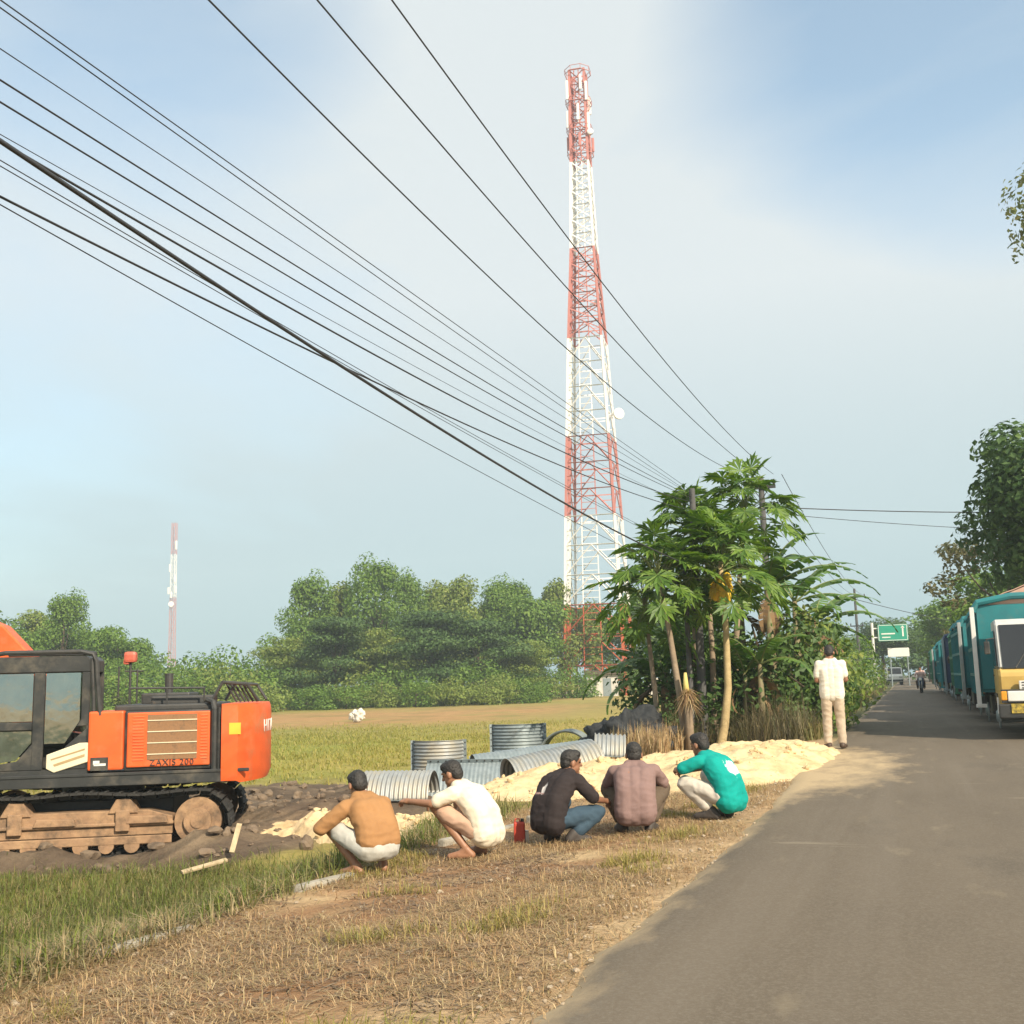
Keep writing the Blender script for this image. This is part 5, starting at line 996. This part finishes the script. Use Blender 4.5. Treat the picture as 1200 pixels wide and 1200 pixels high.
m = MB(); m.box((0, .1, .55), (.2, .8, .22), None, .06); m.box((0, -.32, .70), (.34, .12, .5), None, .05); m.box((0, .35, .78), (.24, .7, .1), None, .04); m.box((0, -.1, .38), (.24, .35, .25), None, .04); m.build('frame', M['blue_paint'], mc, bevel=.01)
m = MB(); 
for s in (-1, 1): m.tube([(s * .07, -.62, .29), (s * .08, -.45, .8)], .025, 6)
m.tube([(-.33, -.32, 1.0), (0, -.42, .98), (.33, -.32, 1.0)], .016, 6); m.build('fork', M['steel'], mc); m = MB(); m.box((0, -.5, .86), (.17, .12, .16), None, .04); m.build('headlight', M['sign_white'], mc)
ride = dict(pelvis=(0, 0, .0 + .92), mid=(0, .02, 1.06), chest=(0, .04, 1.24), neck=(0, .04, 1.40), head=(0, .08, 1.53), look=(0, 1, -.1), shL=(-.18, .04, 1.35), shR=(.18, .04, 1.35), elL=(-.30, .2, 1.14), elR=(.30, .2, 1.14), wrL=(-.30, .42, 1.03), wrR=(.30, .42, 1.03), handL=(0, 1, -.1), handR=(0, 1, -.1),
            hipL=(-.1, .02, .88), hipR=(.1, .02, .88), knL=(-.21, .38, .72), knR=(.21, .38, .72), anL=(-.2, .22, .36), anR=(.2, .22, .36))
person((.42, 74.22, .0), 176, ride, (SKIN[0], clothmat('pink_shirt', (.6, .42, .38)), dk), 'rider in a pale pink shirt sitting on the motorcycle far down the road', 9, group='people on the road', sleeves=.5, pants_to=.95, shoes=shoe_m, hem=-.1, size=1)

# ------------------------------------------------------------------ papaya, banana and shrubs
GP = leafmat('papaya_leaves', [(.055, .12, .022), (.10, .19, .03), (.16, .26, .04), (.075, .15, .03), (.20, .29, .05)], .3, .45)
GB = leafmat('banana_leaves', [(.06, .14, .028), (.095, .19, .038), (.14, .24, .05), (.07, .15, .04)], .3, .4)
GD = leafmat('dead_leaves', [(.16, .10, .05), (.25, .16, .08), (.12, .08, .05), (.32, .22, .11)], .2, .8)
def papaya_leaf(V, F, base, out, size, rr):
    out = Vector(out).normalized(); up = Vector((0, 0, 1)); s = out.cross(up).normalized(); nrm = s.cross(out).normalized(); droop = rr.uniform(.1, 1.3); o2 = (out - up * droop).normalized(); n2 = s.cross(o2).normalized()
    for k in range(9):
        a = R(-140 + 35 * k); ln = size * (1.0 - .42 * abs(k - 4) / 4) * rr.uniform(.85, 1.1); d = (o2 * math.cos(a) + s * math.sin(a)); d = (d - up * .12 * rr.random()).normalized(); w = n2.cross(d).normalized()
        def lobe(p, d, w, ln, wd):
            i = len(V); V.extend([p, p + d * ln * .5 + w * ln * wd + n2 * .02, p + d * ln - up * .1 * ln, p + d * ln * .5 - w * ln * wd + n2 * .02]); F.append((i, i + 1, i + 2, i + 3))
        lobe(base, d, w, ln, .13)
        for sg_ in (-1, 1): dd = (d * .8 + w * .62 * sg_).normalized(); lobe(base + d * ln * .42, dd, n2.cross(dd).normalized(), ln * .42, .16)
def papaya(loc, pts, r, nleaf, pet, size, seed, label, bark='papaya_bark', fruit=None, spread=(-35, 75)):
    rr = random.Random(seed); e_ = empty('papaya_tree', loc, 0, label, 'papaya tree', 'papaya trees in the roadside clump'); pts = [Vector(p) for p in pts]; m = MB(); n = len(pts)
    m.tube([pts[0] - Vector((0, 0, .2))] + pts, [r * 1.15] + [r * (1 - .5 * i / (n - 1)) for i in range(n)], 10); m.build('trunk', M[bark], e_, True)
    V = []; F = []; m = MB(); top = pts[-1]
    for k in range(nleaf):
        az = k * 2.4 + rr.uniform(-.3, .3); el = R(spread[0] + (spread[1] - spread[0]) * (k / nleaf) ** .8 + rr.uniform(-14, 14)); d = Vector((math.cos(az) * math.cos(el), math.sin(az) * math.cos(el), math.sin(el))); L_ = pet * rr.uniform(.75, 1.15) * (1 - .25 * (k / nleaf)); b = top - Vector((0, 0, .35 * (1 - k / nleaf)))
        mid = b + d * L_ * .55 + Vector((0, 0, .06)); e2 = b + d * L_ - Vector((0, 0, .10)); m.tube([b, mid, e2], [.014, .011, .008], 4, cap=False); papaya_leaf(V, F, e2, d + Vector((0, 0, -.15)), size * rr.uniform(.75, 1.15), rr)
    m.build('petiole', pmat('petiole_green_' + str(seed), (.16, .2, .07), None, 5, .6), e_); mesh('crown', V, F, GP, e_)
    if fruit:
        fm, cnt, fr = fruit
        for k in range(cnt):
            a = k * 2.4; zz = -.40 - .075 * k; f_ = MB(); c = top + Vector((math.cos(a) * (r * .5 + fr * .8), math.sin(a) * (r * .5 + fr * .8), zz)); f_.ell(c, (fr, fr, fr * 1.6), None, 8); f_.build('fruit', fm, e_, True)
        if fm is M['yellow_fruit']:
            V = []; F = []
            for k in range(5): papaya_leaf(V, F, top + Vector((math.cos(k * 1.3) * .16, math.sin(k * 1.3) * .16, -.42 - .05 * k)), (math.cos(k * 1.3), math.sin(k * 1.3), -1.6), .30, rr)
            mesh('yellow_leaves', V, F, M['yellow_fruit'], e_)
    return e_
green_f = pmat('green_fruit', (.10, .17, .04), None, 5, .5)
papaya((-3.93, 23.7, -.12), [(0, 0, 0), (.10, .02, .4), (.22, .02, 1.2), (.24, .05, 2.4), (.19, .05, 3.9)], .105, 44, 1.15, .60, 1, 'pale trunked papaya tree with a yellow fruit bunch, tallest in front', fruit=(M['yellow_fruit'], 7, .10))
papaya((-4.55, 23.1, -.2), [(0, 0, 0), (-.06, 0, 1.0), (-.22, 0, 2.4), (-.42, .05, 3.75)], .085, 38, 1.1, .58, 2, 'greyish leaning papaya tree on the field side of the dark pole', bark='papaya_bark2', fruit=(green_f, 8, .07))
papaya((-4.75, 25.6, -.4), [(0, 0, 0), (.05, 0, 2), (.10, 0, 5.35)], .10, 36, 1.05, .58, 3, 'papaya tree behind the dark pole, its crown against the sky', bark='papaya_bark2')
papaya((-4.0, 26.6, -.2), [(0, 0, 0), (.05, 0, 2), (.46, 0, 5.55)], .10, 44, 1.25, .62, 4, 'papaya tree behind the yellow fruited one, flat topped crown', bark='papaya_bark2')
papaya((-5.3, 24.2, -.4), [(0, 0, 0), (-.1, 0, 1.5), (-.25, 0, 3.5)], .075, 30, 1.0, .54, 5, 'slender papaya tree at the field edge of the clump', bark='papaya_bark2')
papaya((-4.25, 25.0, -.2), [(0, 0, 0), (.03, 0, 2), (.0, 0, 4.5)], .085, 40, 1.1, .58, 6, 'papaya tree in the middle of the clump, crown pressed between the others', bark='papaya_bark2')
# cut stem with straw skirt
cs_ = empty('cut_stem', (-4.42, 22.9, -.2), 0, 'cut banana stem with a pale tip and a skirt of straw', 'stump'); m = MB(); m.tube([(0, 0, -.15), (.0, 0, .7), (-.02, 0, 1.15)], [.10, .085, .075], 12); m.build('stem', M['papaya_bark2'], cs_, True); m = MB(); m.tube([(-.02, 0, 1.15), (-.03, 0, 1.4), (-.03, 0, 1.62)], [.07, .055, .03], 10); m.build('pale_tip', pmat('fresh_cut_stem', (.62, .52, .18), (.5, .42, .14), 6, .7), cs_, True)
V = []; F = []; rr = random.Random(4)
for k in range(260):
    a = rr.uniform(0, 6.28); b = Vector((math.cos(a) * .07, math.sin(a) * .07, rr.uniform(1.0, 1.3))); d = Vector((math.cos(a), math.sin(a), rr.uniform(-1.1, .5))).normalized(); w = d.cross(Vector((0, 0, 1))).normalized() * .009; ln = rr.uniform(.2, .5); i = len(V); V += [b - w, b + w, b + d * ln - Vector((0, 0, .12 * ln * 3))]; F.append((i, i + 1, i + 2))
mesh('straw_skirt', V, F, M['straw'], cs_)
def banana_leaf(V, F, base, az, el, ln, wd, rr, sag=1.0):
    d0 = Vector((math.cos(az), math.sin(az), 0)); s = Vector((-math.sin(az), math.cos(az), 0)); n = 16; p = Vector(base); e_ = el; rib = []
    for i in range(n + 1):
        rib.append((p.copy(), e_)); p = p + (d0 * math.cos(e_) + Vector((0, 0, math.sin(e_)))) * ln / n; e_ -= sag * R(115) / n * (.35 + 1.1 * i / n)
    for sg_ in (-1, 1):
        tear = 0
        for i in range(2, n):
            w0 = wd * math.sin(math.pi * min(1, .12 + .88 * (i - 2) / (n - 2)) ** .8) ; w1 = wd * math.sin(math.pi * min(1, .12 + .88 * (i - 1) / (n - 2)) ** .8)
            a, ea = rib[i]; b, eb = rib[i + 1 if i + 1 <= n else n]; t = rr.random(); drop = .15 + .35 * rr.random() * (1 if t > .4 else .3); k = len(V); gap = (b - a) * (.15 if t < .35 else 0)
            V += [a, b - gap, b - gap + s * sg_ * w1 * .98 - Vector((0, 0, drop * w1)) + d0 * .04, a + s * sg_ * max(w0, .02) - Vector((0, 0, drop * w0)) + d0 * .04]; F.append((k, k + 1, k + 2, k + 3))
    return [r_[0] for r_ in rib]
def banana(loc, h, leaves, seed, label, dead=0, r=.11, wd=.27):
    rr = random.Random(seed); e_ = empty('banana_plant', loc, 0, label, 'banana plant', 'banana plants in the roadside clump'); m = MB(); m.tube([(0, 0, -.2), (.02, 0, h * .5), (.03, 0, h)], [r * 1.2, r, r * .55], 10); m.build('stem', pmat('banana_stem_' + str(seed), (.20, .19, .09), (.16, .11, .07), 5, .7), e_, True)
    V = []; F = []; m = MB()
    for (az, el, ln) in leaves:
        rib = banana_leaf(V, F, (.03, 0, h - .05), R(az), R(el), ln, wd * rr.uniform(.85, 1.15), rr, rr.uniform(.75, 1.2)); m.tube(rib[:14], [.025 - .0015 * i for i in range(14)], 5, cap=False)
    mesh('leaf_crown', V, F, GB, e_); m.build('leaf_rib', M['tuft'] if 0 else pmat('leaf_rib_' + str(seed), (.20, .24, .08), None, 5, .5), e_)
    if dead:
        V = []; F = []
        for k in range(dead): banana_leaf(V, F, (.0, 0, h - .25), rr.uniform(0, 6.28), R(-15), rr.uniform(1.1, 1.8), .12, rr, 1.5)
        mesh('dead_leaves', V, F, GD, e_)
    return e_
banana((-3.15, 26.8, -.1), 3.5, [(20, 78, 2.2), (5, 35, 2.5), (-20, 50, 2.1), (60, 62, 2.2), (100, 50, 2.0), (-70, 58, 1.8), (160, 60, 2.0), (-10, 12, 2.1)], 11, 'broad banana plant on the road side with a tall upright leaf', 4)
banana((-2.75, 29.0, -.1), 3.3, [(10, 40, 2.4), (-15, 20, 2.2), (50, 60, 2.2), (120, 55, 2.0), (-60, 50, 1.8), (200, 60, 1.8), (0, 65, 2.0)], 12, 'banana plant behind the upright leaved one, arching over the shoulder', 3)
banana((-5.5, 25.6, -.55), 2.0, [(185, 22, 2.3), (200, 45, 2.2), (165, 30, 2.0), (240, 40, 1.8), (120, 55, 2.0), (-40, 60, 1.8), (215, 5, 1.9)], 13, 'banana plant leaning out over the field with drooping brown leaves', 9)
banana((-4.6, 28.2, -.3), 2.7, [(100, 60, 2.1), (150, 55, 2.1), (30, 60, 2.2), (210, 50, 2.0), (270, 60, 1.8), (-30, 50, 2.0)], 14, 'banana plant deep in the middle of the clump', 4)
banana((-5.4, 29.5, -.5), 2.2, [(190, 55, 2.1), (140, 50, 2.1), (230, 45, 2.0), (80, 60, 2.0), (-20, 60, 1.8)], 15, 'banana plant at the back of the clump on the field side', 3)
banana((-2.5, 31.5, -.1), 2.8, [(5, 30, 2.5), (-20, 50, 2.2), (30, 60, 2.2), (80, 55, 2.0), (160, 60, 1.9), (-60, 45, 1.9), (15, 5, 2.1)], 20, 'banana plant farthest along the road, its leaves reaching over the shoulder', 6)
banana((-3.9, 27.4, -.2), 3.3, [(15, 70, 2.3), (-25, 45, 2.2), (80, 60, 2.0), (150, 50, 2.2), (-80, 40, 1.8), (215, 55, 2.0), (45, 25, 2.0)], 17, 'tallest banana plant, behind the yellow fruited papaya', 4)
banana((-5.2, 26.8, -.4), 2.6, [(175, 60, 2.2), (205, 30, 2.2), (140, 45, 2.0), (260, 50, 1.8), (60, 60, 2.0), (-30, 50, 2.0)], 18, 'banana plant between the leaning papaya and the field', 5)
banana((-3.2, 24.9, -.1), 1.7, [(10, 60, 1.6), (-60, 50, 1.5), (70, 55, 1.6), (150, 50, 1.5), (220, 55, 1.4), (-20, 25, 1.5)], 19, 'young banana plant at the road side foot of the clump', 3, .08, .24)
banana((-3.6, 25.3, -.1), 1.5, [(-100, 60, 1.4), (-30, 55, 1.5), (40, 60, 1.5), (140, 60, 1.4), (200, 62, 1.4)], 16, 'young banana plant low behind the yellow fruited papaya', 2, .07, .2)
bush = tree_proto('bush', 2.2, 1.25, .10, 560, G1, 51); bush2 = tree_proto('bush', 2.2, 1.25, .09, 600, G2, 52); bushd = tree_proto('bush', 2.4, 1.3, .11, 560, G3, 53)
for i, (x, y, sc, pr, lb) in enumerate(((-3.7, 28.8, 2.0, bush, 'tallest green shrub rising in the middle of the clump'), (-4.7, 27.6, 1.9, bush, 'tall green shrub rising behind the two poles'), (-2.9, 29.0, 1.75, bush2, 'tall yellow green shrub below the upright banana leaf'), (-4.1, 26.3, 1.55, bushd, 'tall dark shrub directly behind the yellow fruited papaya trunk'), (-5.1, 26.4, 1.35, bushd, 'tall dark shrub behind the leaning papaya trunk'), (-3.1, 27.4, 1.45, bushd, 'tall dark shrub behind the broad banana plant'), (-2.45, 30.0, .95, bush2, 'yellow green shrub just left of the standing man'), (-3.3, 25.9, .8, bushd, 'dark leafy shrub filling the foot of the clump, road side'), (-4.6, 25.5, .85, bushd, 'dark leafy shrub behind the dark pole'), (-5.4, 24.0, .62, bushd, 'dark rounded shrub at the field corner of the clump'), (-2.75, 28.3, 1.0, bush, 'green shrub between the clump and the standing man'), (-2.6, 31.5, 1.15, bush2, 'light green shrub just beyond the standing man'), (-3.9, 29.6, 1.2, bushd, 'tall dark shrub under the banana leaves'), (-2.7, 36, .9, bush, 'shrub on the shoulder beyond the light green shrub'), (-3.6, 42, 1.3, bush2, 'yellowish roadside shrub in front of the second pole stretch'), (-3.0, 50, 1.0, bush, 'green roadside shrub halfway to the white van'), (-4.2, 58, 1.6, bush2, 'larger yellowish roadside shrub past halfway to the van'), (-4.0, 72, 1.9, bush, 'tall green roadside shrub nearing the signs'), (-4.8, 88, 2.3, bush2, 'big light green shrub left of the green sign'), (-4.4, 100, 1.9, bush, 'green shrub at the foot of the green sign post'))):
    plant('shrub', pr, (x, y, Hz(x, y) - .05), lb, 'shrub', 'shrubs along the verge', rz=i * 1.3, sc=(sc, sc, sc * (.9 + .1 * (i % 3))), trunkname='stem')
def dreed(x, y): return sm((fbm(x, y, 2.2, 61) - .34) / .1)
X, Y = scatter(4200, -5.0, -2.2, 23.6, 27.5, dreed); k_ = ~((np.abs(X + 3.7) < .25) & (Y < 24.2)); X, Y = X[k_], Y[k_]
M['reed'] = leafmat('dry_reeds', [(.10, .10, .05), (.17, .15, .08), (.24, .20, .11), (.09, .11, .04), (.13, .10, .07), (.08, .085, .045)], .25)
tag(blades('reeds', X, Y, rng.uniform(.3, 1.05, len(X)) * (.5 + 1.5 * fbm(X, Y, 1.5, 66)), .012 + 0 * X, M['reed'], .5), 'grey green reeds and dry stalks standing under the papaya clump', 'reeds', kind='stuff')
X, Y = scatter(2600, -5.4, -4.55, 20.2, 24.4, dreed)
tag(blades('dry_stalks', X, Y, rng.uniform(.3, .8, len(X)), .02 + 0 * X, M['straw'], .25), 'dry tan stalks beside the netting heap', 'dry stalks', kind='stuff')
def dshoul(x, y): return sm((-x - 1.75 - .004 * y) / .3) * sm((4.6 + x) / .5) * sm((fbm(x, y, .6, 63) - .2) / .15)
X, Y = scatter(15000, -4.8, -1.6, 24, 105, lambda x, y: dshoul(x, y) * np.clip(26 / y, .2, 1))
M['shoulder'] = leafmat('shoulder_grass', [(.12, .13, .035), (.19, .18, .06), (.28, .22, .10), (.10, .125, .035), (.34, .25, .12)], .3)
tag(blades('shoulder_grass', X, Y, rng.uniform(.15, .6, len(X)), .03 + 0 * X, M['shoulder'], .35), 'mixed green and dry grass along the far road shoulder', 'grass', kind='stuff')

# ------------------------------------------------------------------ trees on the other side of the road
dense = tree_proto('round', 11.5, 4.2, .26, 420, G3, 71); olive_t = tree_proto('open', 9.5, 3.9, .26, 230, G4, 72); tallt = tree_proto('reach', 17, 3.9, .17, 480, G5, 73); roadt = tree_proto('round', 9, 3.6, .32, 210, G1, 74)
BE = tree_proto('bush', 2.6, 1.7, .3, 150, G3, 75)
for (pr, x, y, sc, rz, lb) in ((dense, 6.1, 44.5, (1, 1, 1.05), .3, 'big dark leafy tree overhanging the trucks'), (tallt, 7.1, 30, (1, 1, 1), 0.0, 'tall thin crowned tree, its branch tip showing high beside the frame edge'), (olive_t, 4.9, 62, (1, 1, .98), 2.1, 'olive see-through tree reaching over the road behind the dark tree'), (roadt, 6.0, 80, (1.1, 1.1, 1), .5, 'green tree behind the middle of the truck queue'), (olive_t, 5.4, 97, (1, 1, .9), 4.0, 'olive tree behind the far end of the truck queue'), (roadt, 4.6, 122, (1.3, 1.3, 1.05), 3.0, 'rounded tree closing the right of the far road end'), (dense, 10.5, 56, (1.1, 1.1, 1.1), 4.2, 'dark tree standing back from the road behind the big dark tree'), (roadt, 2.2, 158, (1.7, 1.7, 1.0), 5.0, 'tree standing right across the far end of the road'), (dense, -3.4, 150, (1.2, 1.2, .80), 1.5, 'dark tree directly behind the green sign'), (roadt, -9.5, 140, (1.2, 1.2, .95), 2.5, 'tree behind the roadside shrubs left of the green sign'), (roadt, -8.2, 96, (1, 1, .7), 4.5, 'small tree beyond the banana plants left of the far pole')):
    plant('roadside_tree', pr, (x, y, max(-.1, Hz(x, y))), lb, 'tree', 'trees along the road', rz, sc)

for (x, y, sc, lb) in ((-1.5, 172, 2.2, 'wide low bush closing the view at the far road end, left'), (6.5, 170, 2.4, 'wide low bush closing the view at the far road end, right'), (2.5, 182, 2.6, 'wide low bush straight behind the motorcycle'), (-7.5, 150, 2.0, 'wide low bush below the dark tree by the green sign')):
    plant('bush', BE, (x, y, -.1), lb, 'bush', 'bushes at the far road end', rz=x, sc=(sc, sc, sc), trunkname='stem')
# ------------------------------------------------------------------ treeline across the field
F1 = tree_proto('feather', 15.5, 6.2, .36, 165, G1, 81); F2 = tree_proto('feather', 13, 5.6, .36, 165, G2, 82); F3 = tree_proto('round', 12, 5.6, .38, 150, G1, 83); F4 = tree_proto('layer', 8.5, 6.5, .32, 150, G3, 84); F5 = tree_proto('layer', 8, 6, .32, 150, G2, 85); B1 = tree_proto('bush', 4.5, 3.6, .28, 170, G1, 86); B2 = tree_proto('bush', 4.5, 3.6, .28, 170, G2, 87)
def on(px, depth):
    """ground point seen in column px of the treeline at that depth"""
    u_ = (px - 600) / 1287; v = FWD + RIGHT * u_; return float(v.x * depth), float(v.y * depth)
TL = [(-70, 108, F3, 1, .95, 'round leafy tree of the left wood, beyond the excavator boom'), (-15, 116, F1, 1, .78, 'feathery tree at the left of the left wood'), (12, 112, F3, .9, .92, 'round tree behind the orange boom'), (45, 120, F2, 1, .84, 'yellow green feathery tree behind the cab roof'), (80, 114, F1, .75, .80, 'pointed feathery tree, tallest of the left wood'), (112, 118, F3, .8, .83, 'round tree right of the pointed feathery tree'), (142, 112, F3, .7, .82, 'round tree at the right end of the left wood'),
      (358, 124, F1, .85, .93, 'feathery tree starting the tall wood, nearest the far slender tower'), (402, 128, F2, .95, 1.05, 'yellow green feathery tree left of the tallest tree'), (446, 126, F1, 1.0, 1.05, 'tallest feathery tree of the whole treeline'), (474, 133, F1, .9, .98, 'feathery tree standing back between the tallest and the round one'), (515, 133, F2, .95, 1.08, 'pale feathery tree standing back right of the round one'), (562, 134, F3, 1.0, 1.12, 'round tree standing back in the right half of the tall wood'), (600, 135, F1, .95, .93, 'feathery tree standing back behind the broad round one'), (380, 133, F3, 1.0, 1.02, 'round tree standing back at the left of the tall wood'), (492, 130, F3, 1.0, 1.02, 'round tree just right of the tallest feathery tree'), (538, 128, F2, .95, 1.08, 'yellow green feathery tree in the middle of the tall wood'), (582, 132, F1, .9, .88, 'feathery tree left of the broad round pair'), (618, 128, F3, 1.0, 1.10, 'broad round tree, left of the pair near the big tower'), (652, 132, F2, .9, 1.06, 'feathery tree right beside the foot of the big tower'), (690, 140, F3, 1.0, 1.1, 'dark round tree seen through the big tower'), (735, 142, F1, 1.0, .85, 'feathery tree right behind the big tower'), (790, 140, F3, 1.1, 1.0, 'round tree hidden mostly behind the papaya clump'),
      (335, 112, F5, .8, .9, 'low spreading tree at the left corner of the tall wood'), (392, 110, F4, .9, 1.0, 'dark flat layered tree under the yellow green tree'), (450, 112, F5, .9, .98, 'pale flat layered tree under the tallest tree'), (505, 111, F4, 1.0, 1.05, 'dark flat layered tree in the centre of the tall wood'), (560, 113, F4, .95, .95, 'dark flat layered tree near the right of the tall wood'), (612, 116, F5, .8, .8, 'low layered tree left of the compound fence'),
      (170, 106, B1, 1.25, 1.35, 'low bushy tree right of the left wood'), (205, 110, B2, 1.3, 1.25, 'low yellowish bush below the far slender tower'), (238, 104, B1, 1.2, 1.2, 'low green bush above the engine hood'), (272, 102, B2, 1.15, 1.35, 'low yellowish bush with upright shoots behind the white bundle'), (305, 106, B1, 1.25, 1.15, 'low green bush above the counterweight'), (130, 100, B2, 1.2, 1.1, 'low yellowish bush above the cab rear'), (90, 100, B1, 1.2, 1.0, 'low green bush behind the cab'), (40, 100, B2, 1.2, 1.05, 'low yellowish bush seen past the cab window'), (0, 100, B1, 1.2, 1.1, 'low green bush at the left of the field'),
      (445, 103, B2, .8, .75, 'low pale bush, left of the front row below the layered trees'), (485, 102, B1, .75, .7, 'low green bush, second in the front row below the layered trees'), (525, 103, B2, .8, .85, 'low pale bush in the middle of the front row'), (565, 104, B2, .8, .85, 'low pale bush, right of the middle of the front row'), (600, 106, B1, .8, .65, 'low green bush ending the front row by the fence'), (360, 102, B1, .9, .6, 'low green bush under the left corner of the tall wood'), (405, 102, B1, .9, .6, 'low green bush left of the front row pale bushes'),
      (345, 118, B1, 1.3, 1.7, 'taller green bush at the left foot of the tall wood'), (320, 112, B2, 1.2, 1.3, 'yellowish bush between the low hedge and the tall wood'), (428, 108, B2, 1.1, .95, 'spreading pale bush below the tallest tree'), (468, 107, B1, 1.1, 1.0, 'spreading green bush below the centre of the tall wood'), (508, 107, B2, 1.0, .95, 'spreading yellowish bush below the dark flat layered tree'), (548, 108, B1, 1.1, 1.05, 'spreading green bush right of the centre of the tall wood'), (585, 109, B2, 1.0, .9, 'spreading pale bush left of the fence'), (625, 118, B1, 1.0, 1.0, 'green bush behind the compound fence'), (655, 122, B1, 1.0, .9, 'green bush at the foot of the big tower'), (720, 130, B1, 1.2, 1.0, 'green bush right behind the equipment cabinet'),
      (-40, 101, B1, 1.3, 1.3, 'big green bush at the far left of the field'), (185, 118, B1, 1.3, 1.7, 'tall green bush behind the low hedge, left of the slender tower'), (255, 116, B1, 1.3, 1.6, 'tall green bush behind the low hedge, right of the slender tower'), (222, 100, B1, 1.1, .95, 'low green bush in front of the slender tower'), (155, 98, B1, 1.2, 1.0, 'low green bush in front of the left wood end'), (290, 99, B2, 1.1, .9, 'low yellowish bush just right of the counterweight rail')]
for i, (px, dp, pr, sr, sz, lb) in enumerate(TL):
    x, y = on(px, dp); isb = pr in (B1, B2)
    plant('bush' if isb else 'field_tree', pr, (x, y, Hz(x, y) - .2), lb, 'bush' if isb else 'tree', 'bushes along the far field edge' if isb else 'trees along the far field edge', rz=i * 1.7, sc=(sr, sr, sz))
# ------------------------------------------------------------------ haze
HAZE = True
if HAZE:
    m, t = new_mat('haze_air'); o = N(t, 'ShaderNodeOutputMaterial'); v = N(t, 'ShaderNodeVolumePrincipled', Density=.0008); v.inputs['Color'].default_value = (.80, .93, 1, 1); v.inputs['Anisotropy'].default_value = 0; t.links.new(v.outputs[0], o.inputs['Volume'])
    b = MB(); b.box((0, 260, 39), (1260, 780, 86)); tag(b.build('haze', m), kind='stuff')
